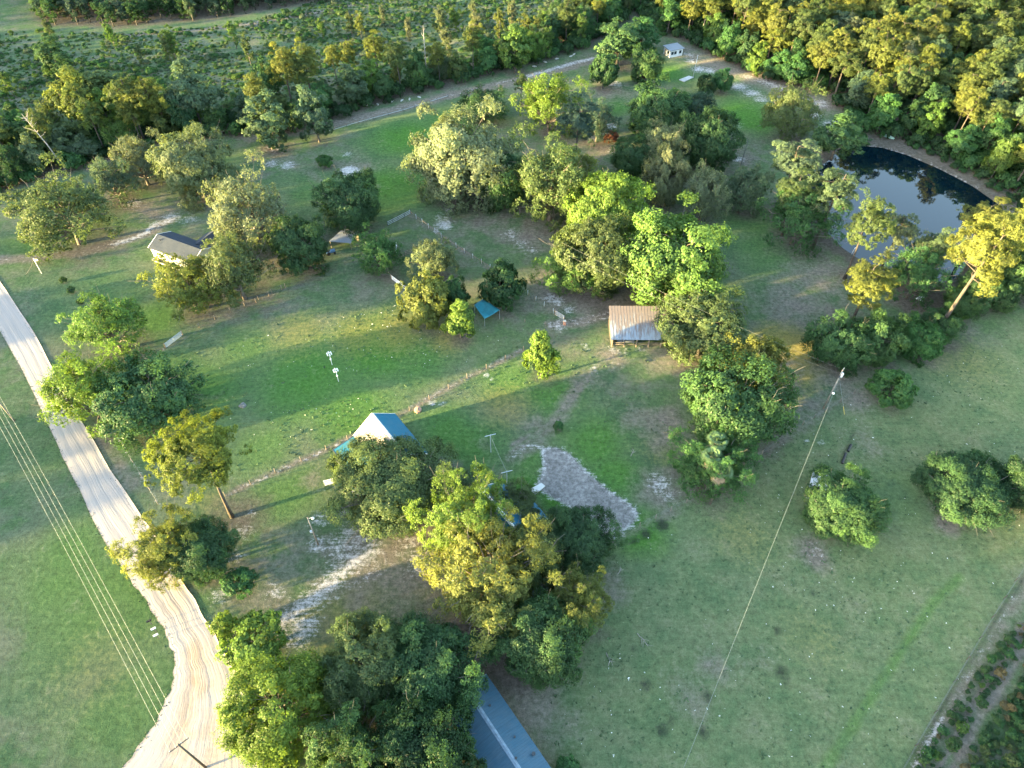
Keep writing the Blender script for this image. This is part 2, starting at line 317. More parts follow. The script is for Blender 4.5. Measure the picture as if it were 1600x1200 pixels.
#TREES#
# ------------------------------------------------------------------ single trees (crown extents surveyed one by one)
T = [
 # upper left yard
 (26,268,170,390,'airy','olive','broad sunlit oak above the narrow sand track at the far left edge'),
 (140,240,208,325,'airy','grey','grey-green oak behind the broad oak by the far left track'),
 (180,196,252,306,'airy','moss','oak with sunlit left side standing left of the round mossy oak'),
 (252,207,357,312,'oak','moss','round pale mossy oak standing alone by the dark wood edge'),
 (330,262,452,400,'airy','moss','tall pale gold oak behind the dark-roofed white house'),
 (240,396,344,494,'airy','gold','golden mossy oak covering the right end of the white house'),
 (310,352,418,484,'airy','olive','olive oak between the golden oak and the dark oak near the white house'),
 (424,305,512,460,'oak','dark','dark green oak with hanging skirts beside the grey-roofed low shed'),
 (500,270,590,365,'oak','dark','glossy dark tree directly above the grey-roofed low shed'),
 (557,353,625,436,'airy','fresh','soft green willow-like tree left of the paddock gate'),
 (115,455,220,558,'airy','bright','feathery pale tree between the dirt road and the long wire fence'),
 (78,548,192,676,'airy','lime','yellow feathery tree leaning over the dirt road edge'),
 (165,560,302,682,'oak','mid','dense oak just right of the yellow feathery roadside tree'),
 # paddock
 (628,430,702,516,'shrub','gold','round golden tree left of the teal tarp canopy'),
 (645,365,712,442,'airy','moss','pale open-crowned tree above the round golden paddock tree'),
 (690,430,732,490,'shrub','dark','small dark tree tucked behind the lime green cone tree'),
 (690,462,746,530,'cone','lime','lime green cone-shaped tree beside the teal tarp canopy'),
 (753,405,816,486,'shrub','deep','dark round evergreen beside the teal tarp canopy'),
 (818,505,876,598,'cone','lime','bright cone-shaped young tree in the yard below the paddock corner'),
 # roadside and front yard
 (196,780,310,938,'airy','gold','ragged pine-like tree reaching over the dirt road'),
 (262,782,357,938,'oak','dark','dark dense oak behind the ragged tree at the dirt road'),
 (350,964,442,1040,'shrub','lime','bright leafy tree at the near corner of the dirt road'),
 (352,1000,515,1215,'oak','lime','large sunlit oak beside the dirt road junction'),  # lime tone puts the yellow sunlight into the crown colour
 (500,958,640,1120,'oak','olive','left crown of the dark oak group at the bottom, sunlit on top'),
 (600,960,745,1130,'oak','mid','dark oak directly left of the blue-roofed mobile home'),
 (470,1090,620,1270,'airy','mid','dark green oak cut by the bottom edge of the view'),
 (570,1090,735,1270,'oak','deep','deepest green oak at the bottom edge by the mobile home'),
 (530,692,696,812,'oak','olive','spreading oak that overhangs the teal-roofed workshop'),
 (655,735,795,885,'airy','lime','yellow-lit oak rising at the left end of the teal-roofed house'),
 (662,800,862,992,'airy','gold','tall golden oak in front of the teal-roofed house'),
 (775,800,880,930,'oak','olive','olive oak leaning over the middle of the teal-roofed house'),
 (852,790,957,892,'oak','dark','dark oak between the teal-roofed house and the bare soil plot'),
 (845,868,952,1012,'airy','gold','gold-topped oak below the bare soil plot with pale split trunk'),
 (775,930,905,1068,'oak','mid','green oak at the lower right of the house tree cluster'),
 (690,740,760,800,'airy','olive','thin sprawling tree behind the yellow-lit oak by the grey tank'),
 (762,752,850,832,'airy','olive','olive crown hanging over the upper corner of the teal-roofed house'),
 # barn group
 (1034,455,1166,572,'oak','olive','olive oak covering the right end of the rusty barn'),
 (1128,525,1226,625,'oak','gold','golden topped oak behind the large oak right of the barn yard'),
 (1074,560,1232,702,'oak','mid','large rounded oak right of the yard, lit on its left side'),
 (1050,665,1176,782,'airy','fresh','bright green tree tangled with palms at the field fence'),
 (980,330,1132,476,'oak','bright','big bright green hickory directly behind the rusty barn'),
 (885,265,1006,400,'oak','lime','tall lime green oak left behind the big bright hickory'),
 (850,380,942,466,'airy','bright','low yellow-green crown at the left of the barn grove'),
 (872,330,990,472,'oak','olive','olive oak in the middle of the barn grove'),
 # centre grove
 (650,172,792,325,'oak','moss','great mossy oak with golden left side in the middle meadow'),
 (742,235,830,330,'oak','dark','dark oak pressed against the right side of the great mossy oak'),
 (800,210,925,352,'airy','olive','mossy olive oak in the central grove above the lime oak'),
 (812,118,906,205,'airy','lime','bright yellow-topped tree in the upper meadow'),
 (868,150,938,226,'pine','bluish','dusky pine right of the bright yellow-topped meadow tree'),
 (715,137,792,192,'airy','dark','low dark tree behind the great mossy oak'),
 (803,108,826,150,'pine','pine','thin lone pine left of the bright yellow-topped tree'),
 (985,135,1078,218,'oak','mid','round green oak at the top of the central grove'),
 (1052,140,1118,205,'airy','bluish','dusky blue-green tree right of the round green grove oak'),
 (1066,172,1156,268,'oak','dark','dark green oak at the right side of the central grove'),
 (998,197,1070,262,'airy','moss','pale golden-topped mossy tree inside the central grove'),
 (958,208,1022,290,'oak','dark','dark tree filling the middle of the central grove'),
 (1010,236,1076,322,'oak','moss','pale yellow oak at the lower side of the central grove'),
 (1068,256,1136,346,'airy','moss','pale greyish oak right of the pale yellow grove oak'),
 (1130,258,1200,336,'airy','grey','soft green willow-like tree between grove and pond'),
 (850,225,940,335,'airy','gold','golden oak between the mossy olive oak and the tall lime oak'),
 (905,150,965,225,'airy','bluish','dusky tree beside the pine right of the yellow meadow tree'),
 # far yard
 (924,85,964,136,'shrub','dark','small dark round tree on the far lawn by the white track'),
 (935,32,1000,100,'wood','mid','green tree left of the tiny white cottage'),
 (985,68,1034,138,'oak','mid','oak in front of the tiny white cottage'),
 (975,28,1026,80,'wood','fresh','tree directly behind the oak by the tiny white cottage'),
 (1090,115,1118,148,'shrub','deep','small dark cedar beside the light green lawn tree'),
 (1115,103,1144,148,'shrub','fresh','small light green tree beside the dark cedar'),
 # round the pond
 (1195,132,1276,218,'airy','olive','yellow-topped tree at the upper left of the pond'),
 (1200,212,1282,300,'pine','grey','pine on the left bank of the pond'),
 (1198,290,1306,388,'airy','fresh','wide green oak with bare top twigs left of the pond'),
 (1265,252,1342,352,'pine','grey','green pine leaning over the left of the pond'),
 (1322,300,1392,402,'pine','pine','large pine standing in front of the blue water'),
 (1378,318,1432,404,'pine','moss','pale pine right of the large pine before the blue water'),
 (1452,345,1500,430,'pine','grey','dusky pine at the lower right pond bank'),
 (1318,398,1402,486,'pine','gold','yellow-crowned pine at the lower bank of the pond'),
 (1395,380,1476,478,'airy','fresh','green tree with grey bare tips at the lower pond bank'),
 (1480,325,1590,482,'pine','gold','big golden pine with a leaning bare trunk by the right field'),
 (1270,486,1352,584,'oak','mid','oak with yellow tips beside the transformer pole'),
 (1335,478,1412,585,'oak','mid','second oak of the hedge right of the transformer pole'),
 (1395,478,1450,562,'oak','mid','third oak of the hedge along the right field'),
 (1440,475,1495,545,'oak','dark','low oak near the upper end of the hedge along the right field'),
 (1478,440,1530,510,'oak','mid','bushy tree below the big golden pine'),
 (1530,430,1590,485,'oak','dark','dark bushy tree in the hedge right of the big golden pine'),
 (1560,300,1640,420,'pine','gold','golden pine cut by the right edge of the view'),
 (1575,395,1650,470,'oak','mid','hedge tree cut by the right edge of the view'),
 (1364,576,1426,636,'shrub','fresh','small light green tree on the open field near the wire fence'),
 (1260,738,1372,842,'oak','mid','round green tree beside the pale tin sheet in the right field'),
 (1450,708,1572,812,'oak','dark','wide dark oak alone in the right field'),
 (1556,714,1640,800,'oak','deep','dark oak at the right edge next to the wide field oak'),
 (1212,262,1280,340,'pine','olive','olive pine between the lawn and the left side of the pond'),
 (1425,350,1478,425,'airy','grey','grey-green tree in front of the lower right water'),
 (1278,178,1345,250,'wood','mid','green tree at the upper left corner of the pond'),
 (1500,425,1560,492,'oak','mid','low green tree beneath the trunk of the big golden pine'),
 (1520,350,1600,440,'airy','gold','golden tree filling the gap right of the big golden pine'),
 (1410,495,1470,572,'oak','fresh','fresh green tree in the middle of the hedge along the right field'),
 (1500,300,1580,380,'pine','gold','golden pine above the big golden pine at the right pond shore'),
 # small ones
 (330,952,366,1000,'shrub','lime','yellow roadside shrub below the dark roadside oak'),
 (348,888,396,930,'shrub','fresh','small low green shrub in the front yard'),
 (496,240,518,262,'shrub','fresh','small bright green shrub beside the white sand pit'),
 (865,658,880,674,'shrub','fresh','tiny round green shrub in the mown yard'),
 (93,432,103,442,'shrub','dark','upper small bush of the row on the far left lawn'),
 (105,447,116,458,'shrub','dark','middle small bush of the row on the far left lawn'),
 (120,465,130,475,'shrub','dark','lower small bush of the row on the far left lawn'),
 (944,205,966,222,'shrub','red','low reddish bush beside the white sand strip'),
 (870,1185,905,1215,'shrub','fresh','small green shrub at the bottom beside the mobile home'),
 (670,1170,720,1215,'shrub','fresh','light green shrub at the bottom left of the mobile home'),
]
for a in T:
    if a[3] > 760 and a[2]-a[0] > 80 and a[4] in ('oak', 'airy'): a = a[:4]+(a[4]+'fine',)+a[5:]
    sm = (a[2]-a[0]) < 56 and a[4] == 'shrub'
    tree_box(*a, name='garden_bush' if sm else None, hs=15.5 if a[5] == 'moss' and a[0] > 990 else None)
# the lone round-crowned pine, its trunk seen to the ground
px_, py_ = G(362, 806)
place_tree('umbrella', px_+.1, py_-.1, 7.3, 22.0, (.12, .15, .032), 'lone pine with flat round crown and bare dark trunk in the front yard')

# ------------------------------------------------------------------ woods
def inpoly(P, x, y):
    c = False; n = len(P)
    for i in range(n):
        x1, y1 = P[i]; x2, y2 = P[(i+1) % n]
        if (y1 > y) != (y2 > y) and x < (x2-x1)*(y-y1)/(y2-y1)+x1: c = not c
    return c
def scatter(poly, dist, seed, avoid=True, jit=1.0):
    P = [G(*p) for p in poly]; rr = random.Random(seed)
    xs = [p[0] for p in P]; ys = [p[1] for p in P]; out = []; grid = {}
    n = int((max(xs)-min(xs))*(max(ys)-min(ys))/(dist*dist)*6)
    for _ in range(n):
        x, y = rr.uniform(min(xs), max(xs)), rr.uniform(min(ys), max(ys))
        if not inpoly(P, x, y): continue
        k = (int(x//dist), int(y//dist))
        if any((x-q[0])**2+(y-q[1])**2 < dist*dist*rr.uniform(.7, 1.3) for a in (-1, 0, 1) for b in (-1, 0, 1) for q in grid.get((k[0]+a, k[1]+b), ())): continue
        if avoid and any((x-u[0])**2+(y-u[1])**2 < (u[2]*.5)**2 for u in USED[:len(T)]): continue
        grid.setdefault(k, []).append((x, y)); out.append((x, y))
    return out
WOOD_E = [(1040,52),(1085,72),(1130,98),(1200,128),(1290,150),(1335,200),(1400,217),(1450,232),(1515,264),(1600,318),(1720,345),(1900,200),(1750,0),(1650,-22),(1000,-22),(990,20)]
WOOD_W = [(-60,345),(0,300),(60,285),(130,262),(215,238),(300,216),(380,212),(450,205),(515,188),(600,162),(700,135),(820,102),(925,72),(985,25),(960,-22),(900,-5),(860,70),(710,118),(560,152),(420,188),(250,196),(110,208),(40,205),(-60,220)]
WOOD_N = [(70,38),(190,42),(330,30),(440,12),(540,-4),(560,-22),(40,-22)]
WOOD_S = [(1380,470),(1440,478)]
pe = scatter(WOOD_E, 5.6, 3); pw = scatter(WOOD_W, 5.3, 4); pn = scatter(WOOD_N, 3.9, 5)
def camd(p): return math.hypot(p[0], p[1])
def vis(p):      # inside or just outside the view
    x, y = p; dep = y*math.cos(PITCH)+(H-10)*math.sin(PITCH)
    return abs(x/dep*FPX) < 860
STUFF = []
rr = random.Random(12)
pe.sort(key=camd); n_ind = 0
TW = dict(pine='olive-green', gold='golden-lit', olive='olive', mid='mid-green', grey='grey-green', fresh='fresh green', dark='dark green', bright='bright green', bluish='dusky', moss='pale mossy')
def zone(p):
    if p[0] < 75: return 'behind the far lawn'
    if p[1] > 235: return 'at the far upper right'
    if p[0] > 135: return 'to the right of the pond'
    return 'on the far bank of the pond'
def zonew(p): return 'at the far left' if p[0] < -120 else ('above the white sand pit' if p[0] < -50 else 'along the far track')
def edge_e(p, d=9):   # close to the open side of the east wood
    return not all(inpoly([G(*q) for q in WOOD_E], p[0]+dx, p[1]+dy) for dx, dy in ((-d, 0), (0, -d), (-d*.7, -d*.7)))
for p in pe:
    e = edge_e(p); nearp = 75 < p[0] < 175 and p[1] < 225; tone = rr.choices(['pine', 'gold', 'olive', 'moss', 'grey'], [3, 6, 2, 1, 1])[0]  # mostly gold: evening light on the pines put into the leaf colour
    if e: kind = rr.choices(['wood', 'pine'], [5, 5] if nearp else [7, 3])[0]
    else: kind = rr.choices(['pine', 'wood'], [7, 2])[0]
    if kind == 'wood': tone = rr.choices(['mid', 'fresh', 'dark', 'bright', 'grey'], [4, 3, 3, 2, 1])[0]; r = rr.uniform(3.4, 5.2); h = rr.uniform(9, 14)
    else: r = rr.uniform(4.0, 5.8); h = rr.uniform(15, 21)
    if n_ind < 250 and vis(p):
        n_ind += 1
        if kind == 'pine': place_tree(kind, *p, r, h, tone, TW[tone]+' pine in the tall wood '+zone(p), TW[tone]+' pines of the wood '+zone(p))
        else: place_tree(kind, *p, r, h, tone, TW[tone]+' leafy tree among pines in the wood '+zone(p), TW[tone]+' leafy trees of the wood '+zone(p))
    else: STUFF.append((p, r, h, kind)); USED.append((*p, r))
for p in sorted(pw, key=camd):
    kind = rr.choices(['wood', 'airy', 'pine', 'slim'], [6, 2, 2, 1])[0]
    if p[0] > -60 and p[1] > 215: kind = rr.choices(['wood', 'pine', 'slim', 'airy'], [5, 2, 3, 2])[0]
    tone = rr.choices(['mid', 'dark', 'fresh', 'olive', 'grey', 'bright'], [4, 1, 4, 4, 2, 2])[0]
    if kind == 'pine': tone = rr.choice(['gold', 'pine', 'olive']); r, h = rr.uniform(3.2, 4.6), rr.uniform(14, 19)
    elif kind == 'slim': tone = rr.choice(['gold', 'bright', 'olive']); r, h = rr.uniform(1.8, 2.8), rr.uniform(10, 14)
    elif kind == 'airy': r, h = rr.uniform(4, 5.6), rr.uniform(9, 12)
    else: r, h = rr.uniform(3.0, 5.0), rr.uniform(7, 14)
    nm = {'pine': 'pine', 'slim': 'thin young tree'}.get(kind, 'broadleaf tree')
    place_tree(kind, *p, r, h, tone, TW[tone]+' '+nm+' in the dark woodland belt '+zonew(p), TW[tone]+' '+nm+'s in the belt '+zonew(p))
for p in pn:
    r, h = rr.uniform(2.4, 3.4), rr.uniform(9, 13)
    place_tree('slim', *p, r, h, rr.choice(['grey', 'dark', 'mid', 'bluish']), 'slender tree of the dark plantation along the top edge of the view', 'slender trees of the far plantation')
# thin sunlit trees left standing in the clearing
CLR = [(180,40,16),(268,62,15),(275,58,18),(370,42,16),(392,66,16),(550,20,14),(565,25,14),(690,25,20),(700,60,18),(712,20,16),(745,45,22),(780,28,18),(800,20,20),(740,8,16),(600,8,12),(640,30,14),(22,118,16),(85,30,12),(225,70,12),(505,28,12),(820,40,18),(850,35,20),(765,60,16),(690,95,14),(660,100,14)]
for x, y, s in CLR:
    X, Y = G(x, y+34); place_tree('slim', X, Y, s*.13, s*.55+2, rr.choice(['gold', 'bright', 'olive', 'moss']), 'thin sunlit tree left standing in the scrubby clearing', 'thin trees of the scrubby clearing', lit=False)
# sunlit pines rising from the belt
for x0, y0, x1, y1, tn in [(62,60,110,120,'mid'),(415,68,470,140,'gold'),(450,62,500,130,'gold'),(505,58,535,120,'gold'),(528,48,560,120,'gold'),(567,40,605,110,'gold'),(600,55,640,115,'olive'),(668,58,700,110,'gold'),(728,18,758,90,'gold'),(85,105,160,200,'gold'),(120,112,200,190,'olive'),(170,112,225,190,'olive'),(205,110,262,185,'gold'),(262,98,335,200,'grey'),(780,40,830,110,'bright'),(640,100,675,135,'mid'),(380,150,450,232,'grey'),(465,138,515,220,'grey'),(400,90,440,160,'mid')]:
    tree_box(x0, y0, x1, y1, 'pine' if (x1-x0) < 60 and tn in ('gold', 'olive') else 'wood', tn, {True: 'sunlit pine crown rising above the woodland belt '+('at the far left' if x0 < 250 else 'left of the dead trunk' if x0 < 660 else 'right of the dead trunk'), False: 'taller green tree rising above the woodland belt '+('at the far left' if x0 < 350 else 'over the start of the far track' if x0 < 600 else 'near the dead trunk')}[(x1-x0) < 60 and tn in ('gold', 'olive')], ('sunlit pines' if (x1-x0) < 60 and tn in ('gold', 'olive') else 'taller green trees')+' rising above the woodland belt')

# far wood and scrub: nobody could count them, one object each, grown from points
def scatter_stuff(name, pts, meshes, mat, label, cat, group=None):
    coll = bpy.data.collections.new(name+'_source')
    for i, (cr, tk) in enumerate(meshes):
        me = cr.copy(); me.materials.clear(); me.materials.append(mat)
        ob = bpy.data.objects.new('source', me); coll.objects.link(ob)
        if tk:
            import bmesh
            bm = bmesh.new(); bm.from_mesh(me); n0 = len(bm.faces); bm.from_mesh(tk); bm.faces.ensure_lookup_table()
            for f in bm.faces[n0:]: f.material_index = 1
            bm.to_mesh(me); bm.free(); me.materials.append(BARK)
    V = [(p[0], p[1], p[2]) for p in pts]
    me = bpy.data.meshes.new(name); me.from_pydata(V, [], [])
    a = me.attributes.new('isc', 'FLOAT_VECTOR', 'POINT'); a.data.foreach_set('vector', np.array([p[3] for p in pts], dtype=np.float32).ravel())
    o = link(name, me); tag(o, label, cat, group, 'stuff')
    ng = bpy.data.node_groups.new(name, 'GeometryNodeTree')
    ng.interface.new_socket('Geometry', in_out='INPUT', socket_type='NodeSocketGeometry')
    ng.interface.new_socket('Geometry', in_out='OUTPUT', socket_type='NodeSocketGeometry')
    gi = ng.nodes.new('NodeGroupInput'); go = ng.nodes.new('NodeGroupOutput')
    ci = ng.nodes.new('GeometryNodeCollectionInfo'); ci.inputs['Collection'].default_value = coll
    ci.inputs['Separate Children'].default_value = True; ci.inputs['Reset Children'].default_value = True
    ip = ng.nodes.new('GeometryNodeInstanceOnPoints'); ip.inputs['Pick Instance'].default_value = True
    ri = ng.nodes.new('FunctionNodeRandomValue'); ri.data_type = 'INT'; ri.inputs[4].default_value = 0; ri.inputs[5].default_value = len(meshes)-1
    rv = ng.nodes.new('FunctionNodeRandomValue'); rv.data_type = 'FLOAT_VECTOR'; rv.inputs[0].default_value = (0, 0, 0); rv.inputs[1].default_value = (0.1, 0.1, 6.28)
    na = ng.nodes.new('GeometryNodeInputNamedAttribute'); na.data_type = 'FLOAT_VECTOR'; na.inputs[0].default_value = 'isc'
    Lk = ng.links.new
    Lk(gi.outputs[0], ip.inputs['Points']); Lk(ci.outputs[0], ip.inputs['Instance']); Lk(ri.outputs[2], ip.inputs['Instance Index'])
    Lk(rv.outputs[0], ip.inputs['Rotation']); Lk(na.outputs[0], ip.inputs['Scale']); Lk(ip.outputs[0], go.inputs[0])
    md = o.modifiers.new('grow', 'NODES'); md.node_group = ng
    return o
if STUFF:
    LM = leaf_mat('far_foliage', True, [TONES[k] for k in ('pine', 'gold', 'olive', 'gold', 'moss', 'gold')])
    scatter_stuff('far_woodland', [(p[0], p[1], 0, (r/4.2, r/4.2, h/20)) for p, r, h, k in STUFF],
                  [(L['crown'], L['trunk']) for L in LIB['pine'][:4]], LM, 'mass of far pine woodland behind the nearer pines at the upper right', 'woodland')
pts = []; rw_ = random.Random(31)  # unseen trees added outside the view to cast the evening shade
for i in range(150):
    s_ = i/149; d_ = rw_.uniform(0, 26); x, y = -104-142*s_-d_-(30 if s_ > .42 else 0), -60+370*s_+rw_.uniform(-3, 3); q = rw_.uniform(.85, 1.25)
    if y < 38 or 52 < y < 82: continue  # gaps shaped to let the low sun reach the roadside trees
    pts.append((x, y, 0, (q*1.15, q*1.15, q*rw_.uniform(.55, .85))))
for i in range(14):  # more unseen trees below the view, added to shade the right field
    pts.append((rw_.uniform(-27, -8), -3+16.5*i/13, 0, (1.2, 1.2, rw_.uniform(1.2, 1.4))))
scatter_stuff('unseen_woodland', pts, [(L['crown'], L['trunk']) for L in LIB['wood']], leaf_mat('unseen_foliage', True, [TONES['mid'], TONES['dark'], TONES['olive']]), 'unseen trees left of and below the view, put in to cast the long evening shade', 'woodland')
SM = leaf_mat('scrub_foliage', True, [TONES['fresh'], TONES['mid'], TONES['fresh'], (.09, .15, .06), (.10, .14, .09), TONES['bright']])
CLEAR = [(-80,200),(0,190),(100,200),(200,185),(420,180),(520,150),(640,125),(800,80),(880,0),(900,-22),(560,-22),(440,22),(330,42),(190,55),(60,48),(-60,60)]
pts = []
for p in scatter(CLEAR, 1.5, 21, avoid=False):
    if math.sin(p[0]*.09+math.sin(p[1]*.05)*2)+math.sin(p[1]*.11+1)+rr.uniform(-1.2, 1.2) > -1.7:
        s = rr.uniform(.2, .7)*(1.8 if rr.random() < .1 else 1); pts.append((p[0], p[1], -.15, (s, s, s*rr.uniform(.4, 1.0))))
scatter_stuff('scrub', pts, [(L['crown'], None) for L in LIB['bush']], SM, 'low green scrub regrowing over the cleared land at the upper left', 'scrub')
pts = []
for poly, d_ in ((([(1600,965),(1560,1015),(1500,1090),(1455,1160),(1400,1260),(1440,1260),(1500,1150),(1560,1060),(1620,990)]), 1.0), (([(1620,1020),(1560,1110),(1500,1200),(1470,1270),(1760,1270),(1760,980)]), .75)):
    for p in scatter(poly, d_, 22, avoid=False):
        s = rr.uniform(.2, .6); pts.append((p[0], p[1], -.1, (s, s, s*rr.uniform(.7, 1.5))))
scatter_stuff('weeds', pts, [(L['crown'], None) for L in LIB['bush']], leaf_mat('weed_foliage', True, [TONES['mid'], TONES['fresh'], TONES['dark'], TONES['bright'], (0.15, 0.125, 0.065), TONES['mid'], TONES['olive']]), 'tangled weeds with tan seed heads along the lower right track', 'weeds')
# low undergrowth under the edges of the woods
pts = []
for poly in (WOOD_E, WOOD_W):
    for p in scatter(poly, 3.4, 23, avoid=False):
        s = rr.uniform(1.0, 2.3); pts.append((p[0]+rr.uniform(-1, 1), p[1]+rr.uniform(-1.5, .5), -.2, (s, s, s*1.1)))
for p in scatter([(1310,200),(1400,214),(1460,232),(1520,262),(1600,318),(1600,335),(1560,304),(1500,268),(1440,236),(1380,219),(1330,217)], 2.2, 29, avoid=False):
    if math.hypot(p[0]-G(1386.5,214.5)[0], p[1]-G(1386.5,214.5)[1]) > 5: pts.append((p[0], p[1], -.2, (.8, .8, .8)))
scatter_stuff('undergrowth', pts, [(L['crown'], None) for L in LIB['bush']], leaf_mat('under_foliage', True, [TONES['dark'], TONES['mid'], TONES['deep'], TONES['fresh']]), 'leafy undergrowth beneath the trees of both woods', 'undergrowth')
#ENDTREES#

# ------------------------------------------------------------------ ground
POND = [(1296,248),(1306,232),(1338,224),(1380,228),(1420,240),(1470,262),(1520,288),(1560,316),(1566,340),(1540,372),(1518,400),(1496,430),(1470,440),(1440,425),(1400,420),(1370,412),(1345,402),(1318,384),(1296,362),(1276,330),(1262,300),(1270,265)]
def axis_arr(a, b, st, far, n=14):
    core = np.arange(a, b+st/2, st); k = np.geomspace(st*3, far, n)
    return np.concatenate([a-k[::-1], core, b+k])
gx = axis_arr(-236, 236, .8, 4000); gy = axis_arr(12, 330, .8, 4000)
XX, YY = np.meshgrid(gx, gy); PX, PY = XX.ravel(), YY.ravel(); NV = len(PX)
def segd(P):
    """distance of every ground vertex to a polyline of surveyed points"""
    d = np.full(NV, 1e9)
    for (x1, y1), (x2, y2) in zip(P[:-1], P[1:]):
        dx, dy = x2-x1, y2-y1; L2 = dx*dx+dy*dy+1e-9
        t = np.clip(((PX-x1)*dx+(PY-y1)*dy)/L2, 0, 1)
        d = np.minimum(d, np.hypot(PX-(x1+t*dx), PY-(y1+t*dy)))
    return d
def inside(P):
    c = np.zeros(NV, bool)
    for i in range(len(P)):
        x1, y1 = P[i]; x2, y2 = P[(i+1) % len(P)]
        if y1 == y2: continue
        c ^= ((y1 > PY) != (y2 > PY)) & (PX < (x2-x1)*(PY-y1)/(y2-y1)+x1)
    return c
def sdist(poly):      # negative inside
    P = [G(*p) for p in poly]; d = segd(P+[P[0]]); return np.where(inside(P), -d, d)
M = {k: np.zeros(NV) for k in ('sand', 'dirt', 'lush', 'soil', 'litter', 'dry_lit', 'dark', 'wet')}
def paint(ch, poly, v=1.0, soft=2.0):
    M[ch] = np.maximum(M[ch], v*np.clip(.5-sdist(poly)/(2*soft), 0, 1))
def stroke(ch, pts, wd, v=1.0, soft=.8):
    d = segd([G(*p) for p in pts]); M[ch] = np.maximum(M[ch], v*np.clip((wd/2+soft-d)/(2*soft), 0, 1))
def spot(ch, x, y, rad, v=1.0):
    X, Y = G(x, y); d = np.hypot(PX-X, PY-Y); M[ch] = np.maximum(M[ch], v*np.clip(1.3-d/rad, 0, 1))
# sand: driveway, tracks, pits
stroke('sand', [(425,990),(450,965),(500,925),(545,885),(580,860)], 3.4, .80, 1.6)
stroke('sand', [(455,985),(520,935),(600,880),(660,845)], 1.6, .58, 1.4)
paint('sand', [(500,845),(560,820),(600,850),(560,885),(510,900)], .55, 2)
paint('sand', [(455,955),(500,955),(500,985),(470,1020),(440,1010)], .66, 1.2)
for q in [(530,765,2.0,.62),(537,795,2.0,.6),(545,830,2.5,.55),(500,810,2.6,.55),(515,755,1.5,.5),(497,850,2.2,.62),(640,850,3,.5),(655,880,3.5,.55),(430,925,2,.55),(380,830,2.5,.5),(365,870,2,.5),(395,800,1.5,.5),(345,930,2,.6),
          (560,265,0,0),(425,255,3,.62),(450,258,3,.7),(430,230,3,.62),(543,240,2,.6),(690,340,3,.5),(695,350,3.0,.8),(682,360,1.5,.7),(700,330,3,.4),(860,465,2.5,.62),(872,470,2,.7),(888,483,1.8,.7),(815,380,3,.5),(800,365,3,.55),(830,390,3,.45),
          (945,205,4,.8),(930,215,3,.7),(955,196,3,.75),(960,235,3,.5),(1080,95,3,.6),(1092,108,3.2,.8),(1108,110,3,.8),(1075,85,3,.6),(1155,135,4,.75),(1175,145,4,.7),(1170,120,3,.55),(1190,155,4,.6),(1150,195,3,.5),(1155,248,2.5,.7),(1145,240,2,.5),(962,130,3.5,.6),(1270,180,4,.65),(1300,195,4,.75),(1285,160,3,.6),
          (1030,755,2.6,.7),(1022,750,2,.6),(1045,775,2,.55),(1272,862,2,.45),(930,575,1.6,.6),(958,545,1.6,.62),(975,548,1.6,.5),(1000,545,1.6,.5),(915,540,1.5,.55),(965,570,1.4,.3),(675,630,.9,.95),(692,632,1.2,.5),(1505,1130,0,0),(1283,692,1.2,.55),(1260,688,.8,.7),(268,340,3.5,.66),(245,350,2,.7),(262,345,2,.8),(207,318,3.2,.66),(295,342,3,.55),(760,585,1,.7),(768,592,.8,.6)]:
    if q[2]: spot('sand', q[0], q[1], q[2], q[3])
paint('sand', [(533,262),(548,258),(562,262),(566,272),(556,280),(545,276),(528,270)], 1, .8)
stroke('sand', [(240,350),(228,364),(205,374),(180,380)], 1.8, .85, .8)
stroke('sand', [(930,90),(900,97),(860,108),(820,120)], 2.4, .85, 1.2)
stroke('sand', [(700,150),(760,133),(820,120)], 1.2, .6, 1.0)
for o_ in (-7, 7):
    stroke('sand', [(-20,410+o_*.5),(60,403+o_*.5),(130,396+o_*.5),(180,382+o_*.5)], .5, .5, .5)
stroke('dirt', [(-20,408),(60,402),(130,394),(180,381),(228,364),(262,345),(210,320),(170,300)], 3.6, .8, 1)
stroke('sand', [(875,498),(900,500),(930,492),(955,487)], .7, .62, .5); stroke('sand', [(870,510),(900,506),(955,495)], .7, .62, .5)
stroke('dirt', [(860,505),(900,503),(955,490)], 3, .8, .8)
paint('sand', [(848,505),(880,495),(890,510),(870,520)], .62, .7)
for dx in (-5, 5):
    stroke('dirt', [(910,605+dx*.3),(880,640+dx),(850,672+dx),(800,700+dx)], .8, .9, .6); stroke('dirt', [(910+dx,600),(935,570),(960,545)], .8, .5, .6)
stroke('sand', [(800,710),(830,692),(850,700)], 1.4, .55, .8); stroke('dirt', [(905,600),(880,640),(840,690),(800,715)], 3.0, .6, 1)
stroke('dirt', [(500,200),(600,175),(700,150),(760,135),(830,120),(930,92)], 4.6, .95, 1.2)
stroke('sand', [(530,190),(600,175),(700,150),(760,133)], 1.5, .5, 1.4)
stroke('dirt', [(400,215),(500,198)], 5, .8, 2)
stroke('dirt', [(1060,75),(1100,95),(1160,115),(1240,145),(1290,165)], 9, .75, 3)
stroke('sand', [(1190,125),(1240,146),(1285,165)], 5, .62, 2)
stroke('dirt', [(200,55),(300,48),(400,36),(480,22),(560,5)], 3, .8, 1.2); stroke('sand', [(370,40),(440,28),(520,14)], 1.2, .55, 1)
stroke('dirt', [(425,240),(450,258),(480,270),(500,282)], 2.0, .5, 1.5); stroke('dirt', [(420,250),(500,245),(560,262),(590,290)], 1.6, .45, 1.5)
